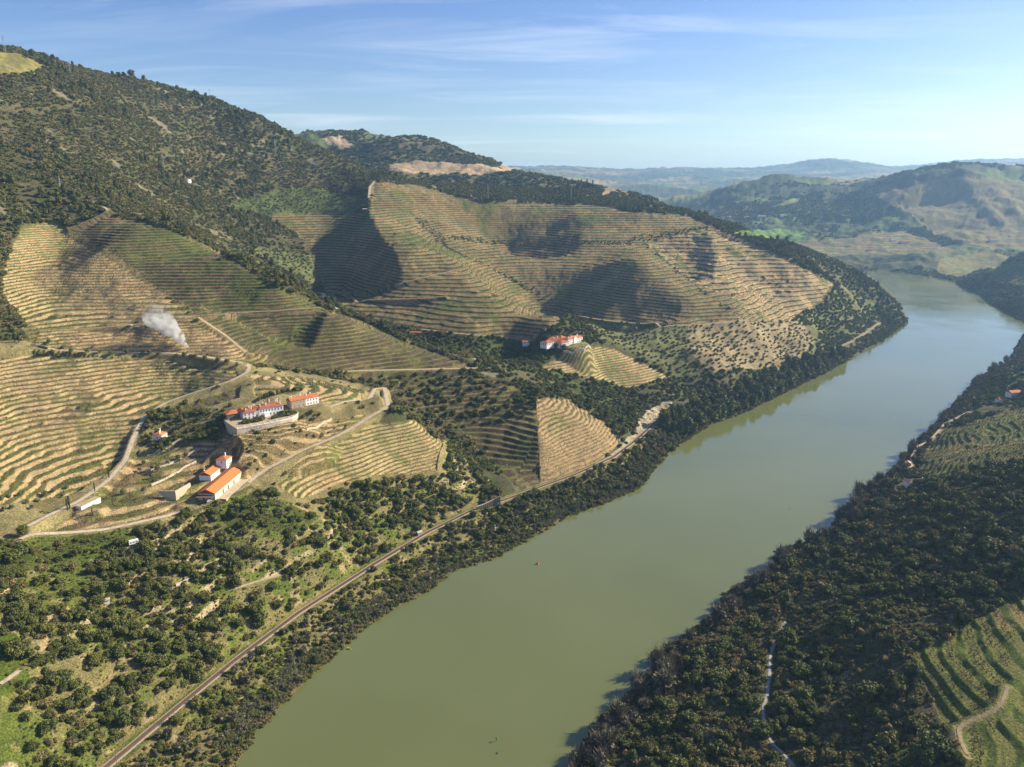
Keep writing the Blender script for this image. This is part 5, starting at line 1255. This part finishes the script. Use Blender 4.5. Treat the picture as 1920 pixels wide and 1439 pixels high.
hut('stone_hut', 'small hut with an orange gable at the bend of the right bank path', 'hut', 1702, 874, 6, 5, 3.6, 1.5, R_(70), 'terracotta', 'concrete', wins=[('l', [0], .1, 1, 2, 'door', 'frame', 'wood')])
hut('bank_house', 'shaded white house with a dark brown roof below the riverside vineyard', 'house', 1716, 913, 19, 9, 5.0, 1.8, R_(6), 'white', 'tile_brown', 'hip', lift=.5, wins=[('f', [-6.5, -3.5, 2, 6], 2.4, 1.2, 1.7), ('f', [-5, 5], .1, 1.2, 2.2, 'door', 'frame', 'glass')], chims=[(7, 1, 1.2)])
hut('orange_house', 'house with a long orange roof among trees on the right bank', 'house', 1900, 741, 17, 9, 4.4, 2.0, R_(14), 'white', 'tile_new', 'gable', wins=W1(17, 4))
hut('crimson_shed', 'low shed with a dark crimson roof below the orange house', 'shed', 1876, 752, 13, 7, 3.2, 1.4, R_(24), 'white', 'tile_old', wins=W1(13, 3))
for px, py, w, lab, rf in [(1428, 407, 38, 'long pink farmhouse far off above the green meadow', 'tile'), (1400, 409, 22, 'small far house just left of the long pink farmhouse', 'tile_old'), (1367, 409, 20, 'far white house at the foot of the hazy hill shoulder', 'tile_old'), (1466, 407, 14, 'tiny white far house right of the long pink farmhouse', 'concrete'),
                           (1674, 453, 24, 'far red-roofed house beside the bright green field', 'tile'), (1697, 455, 34, 'far red-roofed farm right of the bright green field', 'tile'), (1632, 470, 20, 'lone far red roof in the woods above the river bend', 'tile'), (1863, 453, 34, 'far reddish house on the terraced slope at the right edge', 'tile_old')]:
    hut('far_house', lab, 'house', px, py, w, 14, 6, 3, R_(random.uniform(-15, 15)), 'white', rf, 'gable', wins=[('f', lin(-w/2, w/2, 4), 2, 1.6, 2.2)], group='houses far across the river')
# ---- the white estate on the middle spur
ze = float(PADW[9][2]); o, a6, L = frame_of((1053, 651), (1099, 641), ze)
es = thing('estate_house', 'white estate house with several orange roofs and a long white front on the middle spur', 'estate house', o, a6)
L = min(L, 46)
block(es, 0, L*.34, 0, 12, 5.0, 2.4, 'hip', roof='tile_old', wins=[('f', lin(0, L*.34, 5), 1.6, 1.2, 2.0), ('l', lin(0, 12, 3), 1.6, 1.2, 2.0)])
block(es, L*.34 + .02, L, 3, 14, 7.2, 2.2, 'hip', roof='tile', wins=[('f', lin(L*.36, L*.98, 9), 4.2, 1.0, 1.7), ('f', lin(L*.36, L*.98, 8), .7, 1.1, 2.0), ('r', lin(4, 13, 3), 4.2, 1.0, 1.7)], chims=[(L*.45, 6, 1.6), (L*.58, 7, 1.8), (L*.8, 6, 1.8), (L*.9, 9, 1.5)])
part('chapel_front', join(boxg(L*.60, L*.72, 2.4, 2.98, 0, 8.4), boxg(L*.635, L*.685, 2.4, 2.98, 8.4, 9.8)), M['white'], es)
block(es, -16, -.02, 12, 24, 5.6, 2.2, 'hip', roof='tile_old', wins=[('f', lin(-16, 0, 5), 2.4, 1.2, 2.0), ('l', lin(12, 24, 3), 2.4, 1.2, 2.0)])
block(es, 0, 18, 12.02, 26, 6.0, 3.0, 'gable_y', wall='white', roof='tile_new', chims=[(4, 18, 2.0), (9, 16, 2.2)])
block(es, 18.02, 30, 16, 30, 6.4, 2.8, 'hip', wall='white', roof='tile')
o = Vector(at_z(1070, 625, ze + 2)); eb = thing('back_house', 'white back house with red roofs and chimneys behind the estate courtyard', 'house', o, a6 - .1)
block(eb, 0, 20, 0, 9, 5.0, 2.0, 'gable', roof='tile', wins=[('f', lin(0, 20, 5), 2.2, 1, 1.5)], chims=[(5, 5, 1.3), (9, 5, 1.3), (14, 5, 1.6)])
block(eb, 20.02, 31, -4, 8, 5.4, 2.2, 'hip', roof='tile_new', wins=[('f', lin(20, 31, 3), 2.2, 1, 1.5)], chims=[(28, 4, 1.6)])
def ruinwall(name, label, pts, h, th, mat, cat='wall'):
    P = [on_ground(*p) for p in pts]; t = thing(name, label, cat, P[0]); g_ = []
    for a, b in zip(P[:-1], P[1:]):
        m = max(1, int((b - a).length / 5))
        for q in range(m):
            p0, p1 = a.lerp(b, q / m), a.lerp(b, (q + 1) / m); z0, z1 = float(ground(p0.x, p0.y)[0]), float(ground(p1.x, p1.y)[0])
            d = (p1 - p0); d.z = 0; d.normalize(); nn = Vector((-d.y, d.x, 0)) * th / 2
            hh = h * random.uniform(.85, 1.1)
            c = [(p0 - nn), (p1 - nn), (p1 + nn), (p0 + nn)]; zz = [z0, z1, z1, z0]
            co = np.array([(v.x - P[0].x, v.y - P[0].y, zz[i] - P[0].z - 1.2) for i, v in enumerate(c)] + [(v.x - P[0].x, v.y - P[0].y, zz[i] - P[0].z + hh) for i, v in enumerate(c)])
            g_.append((co, [(0, 1, 5, 4), (1, 2, 6, 5), (2, 3, 7, 6), (3, 0, 4, 7), (4, 5, 6, 7)]))
    part('masonry', join(*g_), M[mat], t); return t
ruinwall('garden_wall', 'pale garden wall and terrace edge below the white estate', [(1056, 661), (1072, 666), (1095, 660), (1108, 655)], 2.2, .8, 'rubble')
ruinwall('stone_wall', 'long low stone wall running up beside the shorter winery hall', [(284, 912), (310, 900), (338, 884), (368, 867)], 1.5, .7, 'rubble', 'wall')
ruinwall('stone_wall', 'low stone wall uphill of the scattered olives, below the cottage', [(276, 856), (300, 846), (325, 834), (347, 822)], 1.4, .7, 'rubble', 'wall')
ruinwall('stone_wall', 'low stone wall between the olives and the winery yard', [(283, 884), (315, 873), (345, 858), (372, 846)], 1.3, .7, 'rubble', 'wall')
ruinwall('stone_wall', 'short stone wall beside the gravel road east of the manor', [(575, 808), (600, 799), (622, 788)], 1.3, .7, 'rubble', 'wall')
ruinwall('dark_shed_wall', 'dark roofless wall at the end of the olive road', [(58, 650), (74, 652), (90, 656)], 2.6, .8, 'darkwall', 'wall')
ruinwall('slope_wall', 'old pale dry wall along the ledge track on the left slope', [(330, 1100), (352, 1090), (372, 1082)], 1.6, .8, 'rubble', 'wall')
# ribbed retaining wall over the railway
rt = [at_z(894, 950, 15.5), at_z(910, 944, 16.5), at_z(926, 936, 18.5), at_z(938, 930, 21.0)]
b0 = Vector((rt[0][0], rt[0][1], RAIL_Z))
rbw = thing('ribbed_wall', 'ribbed concrete retaining wall rising to a point above the railway', 'retaining wall', b0)
pl, rb = [], []
rt = [Vector(p) for p in rt]; sgl = [0]
for a, b in zip(rt[:-1], rt[1:]): sgl.append(sgl[-1] + (b - a).to_2d().length)
def rtp(q): return Vector([np.interp(q, sgl, [p[i] for p in rt]) for i in range(3)])
nq = 12
for q in range(nq):
    a, b = rtp(sgl[-1] * q / nq), rtp(sgl[-1] * (q + 1) / nq); d = (b - a); d.z = 0; d.normalize(); nn = Vector((d.y, -d.x, 0))
    c = [a + nn * -.5, b + nn * -.5, b + nn * .5, a + nn * .5]
    hh = [a.z, b.z, b.z, a.z]
    pl.append((np.array([(v.x - b0.x, v.y - b0.y, -1.5) for v in c] + [(v.x - b0.x, v.y - b0.y, hh[i] - RAIL_Z) for i, v in enumerate(c)]), [(0, 1, 5, 4), (1, 2, 6, 5), (2, 3, 7, 6), (3, 0, 4, 7), (4, 5, 6, 7)]))
    m = a.lerp(b, .5); e = d * .28; c = [m - e + nn * .48, m + e + nn * .48, m + e + nn * 1.1, m - e + nn * 1.1]
    rb = (np.array([(v.x - b0.x, v.y - b0.y, -1.5) for v in c] + [(v.x - b0.x, v.y - b0.y, m.z - RAIL_Z - .3) for v in c]), [(0, 1, 5, 4), (1, 2, 6, 5), (2, 3, 7, 6), (3, 0, 4, 7), (4, 5, 6, 7)])
    part('rib', rb, M['darkwall'], rbw)
part('wall', join(*pl), M['concrete'], rbw)
# ---- railway
co, f, RP, RT_, RN = ribbon(railw, 5.2, .30, 2.0, (-.5, -.32, 0, .32, .5), .12)
structure(link('railway_bed', mesh_np('railway_bed', co, f, True, M['shoulder'])))
co, f, *_ = ribbon(railw, 3.2, .50, 2.0, (-.5, -.44, 0, .44, .5), .06)
structure(link('ballast', mesh_np('ballast', co, f, True, M['ballast'])))
rwt = thing('railway_track', 'single railway track with two rusty rails on dark sleepers along the left bank', 'railway', (float(RP[0][0]), float(RP[0][1]), RAIL_Z))
P0 = np.array([RP[0][0], RP[0][1], RAIL_Z])
seg = np.concatenate([[0], np.cumsum(np.linalg.norm(np.diff(RP[:, :2], axis=0), axis=1))])
qs = np.arange(0, min(seg[-1], 1150), .62)
sp = np.stack([np.interp(qs, seg, RP[:, i]) for i in range(2)], 1); st = np.stack([np.interp(qs, seg, RT_[:, i]) for i in range(2)], 1); sn_ = np.stack([-st[:, 1], st[:, 0]], 1)
cc = []
for a, b in ((-1.3, -.13), (1.3, -.13), (1.3, .13), (-1.3, .13)):
    xy = sp + sn_ * a + st * b - P0[:2]; cc += [np.column_stack([xy, np.full(len(qs), .50)]), np.column_stack([xy, np.full(len(qs), .68)])]
cs = np.stack(cc, 1).reshape(-1, 3); bs = np.arange(len(qs))[:, None] * 8
fs = np.concatenate([bs + np.array(q) for q in ((1, 3, 5, 7), (0, 2, 3, 1), (2, 4, 5, 3), (4, 6, 7, 5), (6, 0, 1, 7))])
sl = link('sleepers', mesh_np('sleepers', cs, fs, False, M['sleeper']), rwt); sl['kind'] = 'stuff'
for s_ in (-.84, .84):
    xs = RP[:, :2] + RN * s_ - P0[:2]; c4 = np.stack([np.column_stack([xs + RN * e, np.full(len(xs), z)]) for e, z in ((-.06, .66), (-.06, .84), (.06, .84), (.06, .66))], 1)
    ii = np.arange(len(xs) - 1)[:, None] * 4; fr_ = np.concatenate([ii + np.array(q) for q in ((0, 4, 5, 1), (1, 5, 6, 2), (2, 6, 7, 3))])
    link('rail', mesh_np('rail', c4.reshape(-1, 3), fr_, False, M['rust']), rwt)
for k, (px, py) in enumerate([(212, 1434), (320, 1346), (432, 1259), (552, 1165), (655, 1098), (742, 1042), (826, 997), (905, 962), (985, 932), (1062, 905), (1128, 875), (1190, 832), (1250, 786)]):
    b = Vector(at_z(px + 8, py + 4, RAIL_Z)); b.z = float(ground(b.x, b.y)[0])
    t = thing('telegraph_pole', f"dark telegraph pole on the river side of the railway, {['closest to the bottom edge', 'at the nearest bend', 'above the reeds', 'above the wide thicket', 'midway to the hut', 'just before the grey hut', 'just past the grey hut', 'under the ribbed wall', 'below the dark terraces', 'under the rocky cutting', 'at the pale cliff', 'past the pale cliff', 'before the pink house'][k]}", 'pole', b, .6, 'telegraph poles along the railway')
    part('post', tube([(0, 0, -1), (0, 0, 7.2)], [.16, .11]), M['pole'], t); part('crossarm', boxg(-.9, .9, -.06, .06, 6.4, 6.55), M['pole'], t)
# ---- power line masts on the hills
def mast(px, py, toppx, lab):
    b = skyline(px, py); d = b.y * CP - (b.z - CAM_H) * SP; h = max(14, toppx * d / F_PX)
    t = thing('power_mast', lab, 'pylon', b, random.uniform(-.4, .4), 'power line masts on the hills')
    w, bars = h * .055, []
    for sx, sy in ((-1, -1), (1, -1), (1, 1), (-1, 1)): bars.append(tube([(sx*w, sy*w, -1), (sx*w*.25, sy*w*.25, h)], [.16, .12], 4))
    n = 7
    for k in range(n):
        z0, z1 = h * k / n, h * (k + 1) / n; q0, q1 = w * (1 - .75 * k / n), w * (1 - .75 * (k + 1) / n)
        for a, c in (((-1, -1), (1, -1)), ((1, -1), (1, 1)), ((1, 1), (-1, 1)), ((-1, 1), (-1, -1))): bars.append(tube([(a[0]*q0, a[1]*q0, z0), (c[0]*q1, c[1]*q1, z1)], [.07, .07], 3))
    part('lattice', join(*bars), M['steel'], t)
    for q in (.80, .93): part('crossarm', boxg(-h*.11, h*.11, -.14, .14, h*q, h*q + .35), M['steel'], t)
for a in [(10, 100, 30, 'thin mast on the grassy summit at the left edge'), (132, 138, 22, 'thin mast on the skyline right of the summit pines'), (394, 188, 20, 'thin mast on the falling skyline of the big hill'), (517, 296, 34, 'lattice mast among pale rocks on the big hill'), (308, 322, 30, 'lattice mast above the white tank'),
          (685, 336, 24, 'mast at the saddle above the pale road'), (1071, 378, 24, 'slender mast at the edge of the ridge woods'), (915, 372, 26, 'mast half hidden in the ridge woods'), (113, 352, 20, 'short mast low on the big hill at left')]: mast(*a)
g0 = on_ground(352, 341)
tk = thing('water_tank', 'round white water tank on the wooded hill', 'tank', g0, 0)
a_ = np.linspace(0, 6.2832, 24, endpoint=False); c_ = np.concatenate([np.column_stack([6.5*np.cos(a_), 6.5*np.sin(a_), np.full(24, z)]) for z in (-3, 4.2)] + [[(0, 0, 5.0)]])
part('shell', (c_, [(i, (i+1) % 24, 24+(i+1) % 24, 24+i) for i in range(24)]), M['white'], tk); part('lid', (c_ + [0, 0, .01], [(24+i, 24+(i+1) % 24, 48, 48) for i in range(24)]), M['steel'], tk)
# ---- things on the water
b = Vector(at_z(1008, 1058, 0)); by = thing('channel_buoy', 'bright red channel buoy floating in the river', 'buoy', b)
part('float', tube([(0, 0, -.4), (0, 0, .5), (0, 0, .9)], [1.1, 1.1, .7], 14), M['redpaint'], by); part('topmark', tube([(0, 0, .85), (0, 0, 2.0), (0, 0, 2.6)], [.5, .3, .05], 10), M['redpaint'], by)
b = Vector(at_z(931, 1390, 0)); mk = thing('channel_marker', 'slim green channel marker standing in the near river', 'marker', b)
part('post', tube([(0, 0, -3), (0, 0, 1.7)], [.16, .13], 8), M['greenpaint'], mk); part('topmark', tube([(0, 0, 1.6), (0, 0, 1.7), (0, 0, 2.3), (0, 0, 2.7)], [.2, .42, .42, .05], 10), M['greenpaint'], mk)
for px, py, lab in [(932, 1413, 'tiny dark float just below the green marker'), (1481, 956, 'tiny pale float in the middle of the river'), (1677, 781, 'small pale float in the far blue stretch of river')]:
    b = Vector(at_z(px, py, 0)); t = thing('river_float', lab, 'float', b)
    part('float', tube([(0, 0, -.3), (0, 0, .35)], [.5, .4], 10), M['carwhite' if 'pale' in lab else 'cardark'], t); part('stick', tube([(0, 0, .3), (0, 0, 1.5)], [.07, .05], 6), M['pole'], t)
# ---- cars
def car(px, py, rot, paint, lab, van=False):
    b = on_ground(px, py) + Vector((0, 0, .12)); t = thing('parked_car', lab, 'car', b, rot, 'vehicles parked on the estate roads'); H = 2.2 if van else 1.5
    prof = [(-2.2, .45), (2.2, .45), (2.25, .9), (1.3 if not van else 2.0, 1.0), (.8 if not van else 1.5, H), (-1.5 if not van else -2.1, H), (-2.2, 1.0)]
    n = len(prof); c = np.array([(x, s * .88, z) for s in (-1, 1) for x, z in prof]); f = [(i, (i+1) % n, n+(i+1) % n, n+i) for i in range(n)] + [(0, 6, 5, 4), (0, 4, 3, 3), (0, 3, 2, 1), (7, 11, 12, 13), (7, 10, 11, 11), (7, 8, 9, 10)]
    part('body', (c, f), M[paint], t)
    for s in (-1, 1): part('side_window', boxg(-1.3, .7, s*.87, s*.90, H - .52, H - .1), M['glass'], t)
    part('windscreen', (np.array([(1.27, -.75, 1.06), (1.27, .75, 1.06), (.86, .75, H-.06), (.86, -.75, H-.06)]) + [(.04 if not van else .72), 0, .02], [(0, 1, 2, 3)]), M['glass'], t)
    for x in (-1.4, 1.4):
        for s in (-1, 1): part('wheel', tube([(x, s*.72, .36), (x, s*.93, .36)], [.36, .36], 12), M['tyre'], t)
for a in [(392, 942, 1.0, 'carsilver', 'silver car parked at the gable end of the long barn'), (427, 789, .5, 'carwhite', 'white van parked beside the manor', True), (270, 663, .05, 'carwhite', 'white car on the olive-lined road'), (244, 612, .1, 'carwhite', 'white pickup on the upper track near the smoke'), (258, 616, .2, 'carsilver', 'pale pickup just below the upper track near the smoke'),
          (621, 557, -.4, 'carwhite', 'white car at the road bend beside the shaded vineyard'), (1026, 584, .3, 'cardark', 'dark car parked above the white estate')]: car(*a)
g0 = on_ground(1816, 769); t = thing('utility_pole', 'pale slim post beside the right bank path', 'post', g0); part('post', tube([(0, 0, -1), (0, 0, 8)], [.16, .12], 8), M['carwhite'], t); part('crossarm', boxg(-.8, .8, -.08, .08, 7.3, 7.5), M['steel'], t)  # slim utility pole with a crossarm, carries no lamp
# ---- single trees that can be told apart
def one(name, mesh, px, py, s, hs, lab, cat, group=None, trunk=None, sink=.1):
    b = skyline(px, py); return plant(name, mesh, b.x, b.y, b.z - sink, s, hs, random.uniform(0, 6.28), lab, cat, group, trunk)
ORW = [(92, 646), (98, 664), (109, 671), (120, 655), (133, 662), (164, 662), (188, 663), (209, 666), (237, 664), (268, 664), (280, 665), (298, 668), (331, 670), (346, 670), (358, 673), (366, 673), (385, 676), (409, 680), (427, 682), (446, 688), (76, 669)]
for i, (px, py) in enumerate(ORW):
    s = random.uniform(2.2, 3.0)
    one('olive_tree', OLIVE[i % 3], px, py, s, s, f"round grey green olive on the roadside, {'by the dark wall at its left end' if px < 140 else ('halfway along the row' if px < 300 else ('near the smoke' if px < 372 else 'where the road turns down'))}", 'olive tree', 'olive row along the upper road', TRUNK['olive'])
for i, (px, py, h, lab) in enumerate([(205, 897, 17, 'tall dark cypress on the uphill side of the road, highest of the four'), (178, 922, 15, 'dark cypress at the roadside between the paired cypresses and the highest one'), (127, 957, 20, 'left one of two cypresses standing close together at the road'), (131, 955, 22, 'taller right one of two cypresses standing close together at the road'), (174, 968, 13, 'single short cypress just below the white shed'), (28, 642, 15, 'thin cypress left of the dark wall on the olive road'), (36, 643, 17, 'thicker cypress left of the dark wall on the olive road')]):
    b = on_ground(px, py); d = b.y * CP - (b.z - CAM_H) * SP; hh = h * d / F_PX / .95
    one('cypress_tree', CYP[i % 2], px, py, hh / 1.62 * .9, hh / 1.62, lab, 'cypress', 'cypresses along the roads', TRUNK['cyp'], .2)
one('round_tree', TALL[0], 43, 1005, 4.2, 3.0, 'large round dark tree at the hairpin of the gravel road', 'tree', None, TRUNK['tall'])
for i, (px, py, s, lab) in enumerate([(62, 108, 7, 'round crowned tree on the skyline by the grassy summit'), (52, 110, 5, 'low broad tree beside the round one on the skyline'), (82, 121, 4, 'small lone tree on the skyline slope'), (92, 127, 6, 'first of a clump of pines on the skyline'), (100, 129, 8, 'tallest pine in the skyline clump'), (110, 130, 7, 'middle pine of the skyline clump'), (120, 133, 6, 'last pine of the skyline clump'), (138, 138, 5, 'rounded bush tree right of the skyline mast'), (224, 146, 6, 'smaller of two trees on the hilltop skyline'), (246, 147, 9, 'larger of two trees on the hilltop skyline'), (370, 181, 6, 'lone tree on the falling skyline')]):
    one('skyline_tree', TALL[i % 3], px, py, s, s * .8, lab, 'tree', 'trees on the big hill skyline')
for i in range(9):
    px = 1086 + i * 3.6; s = random.uniform(7, 11)
    one('knoll_tree', (CYP if i % 3 == 1 else TALL)[i % 2], px, 351 + abs(i - 3) * .9, s if i % 3 != 1 else 16, s * .75 if i % 3 != 1 else 14, 'dark tree in the clump crowning the far knoll', 'tree', 'trees on the far knoll')
for i, (px, py, s, m, lab) in enumerate([(655, 1222, 2.4, 'blossom', 'bright yellow flowering bush at the edge of the water'), (520, 930, 3.4, None, 'large bright green bush below the winery'), (500, 952, 2.6, None, 'low bright green bush on the grassy bank'), (251, 1340, 1.6, None, 'small vivid green bush above the railway'), (1745, 880, 2.6, None, 'fresh green tree by the right bank path'), (1722, 826, 3.2, None, 'yellow green willow on the right bank')]):
    me = GREENB[i % 2]
    if m: me = me.copy(); me.materials[0] = M[m]
    one('bright_bush', me, px, py, s, s, lab, 'bush')
# garden trees round the manor, cottage and winery
gt = random.Random(4)
for nm, pts, lab, grp in [('garden_tree', [(345, 800), (352, 812), (365, 806), (372, 818), (330, 826), (356, 826), (384, 822), (396, 815), (408, 812), (402, 826), (340, 790), (320, 775), (334, 768), (350, 780), (362, 778), (380, 776), (318, 788)], 'dark tree in the garden between the cottage and the manor', 'dark trees between cottage and manor'),
                          ('terrace_shrub', [(462, 792), (468, 791), (474, 790), (480, 788), (486, 788), (492, 786), (516, 782), (522, 780), (528, 778), (536, 776), (543, 776), (458, 795), (465, 794.5), (471, 793), (477, 792), (484, 790.5), (490, 789), (495, 787), (513, 785.5), (519, 784), (526, 782.5), (533, 781), (540, 779.5), (547, 777.5), (552, 775)], 'green shrub on the terrace in front of the manor', 'shrubs on the manor terrace'),
                          ('courtyard_tree', [(487, 752), (500, 746), (510, 743), (522, 740), (530, 737), (540, 735), (552, 734), (565, 733)], 'dark green tree behind the manor roofs', 'trees behind the manor'),
                          ('yard_olive', [(270, 872), (288, 880), (296, 884), (334, 862), (348, 858), (336, 866), (262, 885), (230, 928), (285, 898), (570, 785), (585, 778), (600, 782), (588, 790), (470, 850), (480, 868), (500, 858), (465, 880), (455, 838), (440, 850), (300, 838), (288, 846), (315, 848), (285, 830)], 'grey olive tree on the bare terraces round the winery', 'olives round the winery'),
                          ('road_olive', [(5, 940), (18, 935), (38, 930), (52, 945), (85, 930), (100, 925), (22, 955), (118, 932), (125, 918), (60, 955), (8, 960)], 'grey green olive in the grassy patch left of the cypresses', 'olives left of the cypresses')]:
    for i, (px, py) in enumerate(pts):
        s = gt.uniform(1.9, 2.9); dark = nm in ('garden_tree', 'courtyard_tree')
        if nm == 'terrace_shrub': s *= .95
        if nm == 'terrace_shrub':
            b = Vector(at_z(px, py, zt + .1)); plant(nm, BUSH[i % 4], b.x, b.y, b.z, s, s, gt.uniform(0, 6), lab, 'shrub', grp)
        else: one(nm, (BIGOAK[i % 3] if dark else OLIVE[i % 3]), px, py, s * (1.15 if dark else .85), s * (1.25 if dark else .9), lab, 'tree', grp, TRUNK['oak'] if dark else TRUNK['olive'])
# ---- smoke of burning prunings
sm = bpy.data.materials.new('smoke'); sm.use_nodes = True; sn2, sl2 = sm.node_tree.nodes, sm.node_tree.links; sn2.clear()
s_o = sn2.new('ShaderNodeOutputMaterial'); s_v = sn2.new('ShaderNodeVolumePrincipled'); s_t = sn2.new('ShaderNodeTexCoord'); s_n = sn2.new('ShaderNodeTexNoise'); s_r = sn2.new('ShaderNodeMapRange'); s_a = sn2.new('ShaderNodeAttribute')
s_n.inputs['Scale'].default_value = .16; s_n.inputs['Detail'].default_value = 4; s_r.inputs['From Min'].default_value = .40; s_r.inputs['From Max'].default_value = .60
s_s = sn2.new('ShaderNodeSeparateXYZ'); sl2.new(s_t.outputs['Object'], s_s.inputs[0]); s_f = sn2.new('ShaderNodeMapRange'); s_f.inputs['From Min'].default_value = 0; s_f.inputs['From Max'].default_value = 36; s_f.inputs['To Min'].default_value = 1.0; s_f.inputs['To Max'].default_value = .03; sl2.new(s_s.outputs['Z'], s_f.inputs['Value'])
s_m = sn2.new('ShaderNodeMath'); s_m.operation = 'MULTIPLY'; s_q = sn2.new('ShaderNodeMath'); s_q.operation = 'MULTIPLY'; s_q.inputs[1].default_value = .6
sl2.new(s_t.outputs['Object'], s_n.inputs['Vector']); sl2.new(s_n.outputs['Fac'], s_r.inputs['Value']); sl2.new(s_r.outputs[0], s_m.inputs[0]); sl2.new(s_f.outputs[0], s_m.inputs[1]); sl2.new(s_m.outputs[0], s_q.inputs[0]); sl2.new(s_q.outputs[0], s_v.inputs['Density'])
s_v.inputs['Color'].default_value = (1, 1, 1, 1); s_v.inputs['Anisotropy'].default_value = .0; sl2.new(s_v.outputs[0], s_o.inputs['Volume'])
b = on_ground(353, 657)
geo = []
for q in range(32):
    u = q / 25; r_ = 1.3 + 9.0 * u ** 1.2
    geo.append((ICO2[0] * [r_ * 1.15, r_, r_] + [-2 - 24 * u ** 1.25 + 2.0 * math.sin(q * 1.7), 6 * u + math.sin(q * 2.3), 1 + 27 * u + math.sin(q) * .8], np.column_stack([ICO2[1], ICO2[1][:, 2]])))
sp_ = link('smoke_plume', fmesh('smoke_plume', *join(*geo), sm)); sp_.location = b; sp_['kind'] = 'stuff'; sp_['label'] = 'white smoke drifting up from burning vine prunings'; sp_['category'] = 'smoke'
rm_ = sp_.modifiers.new('hull', 'REMESH'); rm_.mode = 'VOXEL'; rm_.voxel_size = 1.0
# ------------------------------------------------------------------ the hazy air of the valley
hz = bpy.data.materials.new('haze'); hz.use_nodes = True
hn, hl = hz.node_tree.nodes, hz.node_tree.links
hn.clear()
h_out = hn.new('ShaderNodeOutputMaterial'); h_v = hn.new('ShaderNodeVolumePrincipled')
h_v.inputs['Color'].default_value = (.36, .62, 1.0, 1)
h_v.inputs['Density'].default_value = 5.8e-5
h_v.inputs['Anisotropy'].default_value = .35
hl.new(h_v.outputs[0], h_out.inputs['Volume'])
x0, x1, y0, y1, z0, z1 = -15000, 16000, -900, 16800, -8, 740
hme = bpy.data.meshes.new('haze')
hme.from_pydata([(x, y, z) for z in (z0, z1) for y in (y0, y1) for x in (x0, x1)], [], [(0, 2, 3, 1), (4, 5, 7, 6), (0, 1, 5, 4), (2, 6, 7, 3), (0, 4, 6, 2), (1, 3, 7, 5)])
hme.materials.append(hz)
ho = link('haze', hme); ho['kind'] = 'stuff'; ho['label'] = 'blue haze filling the valley air'; ho['category'] = 'haze'
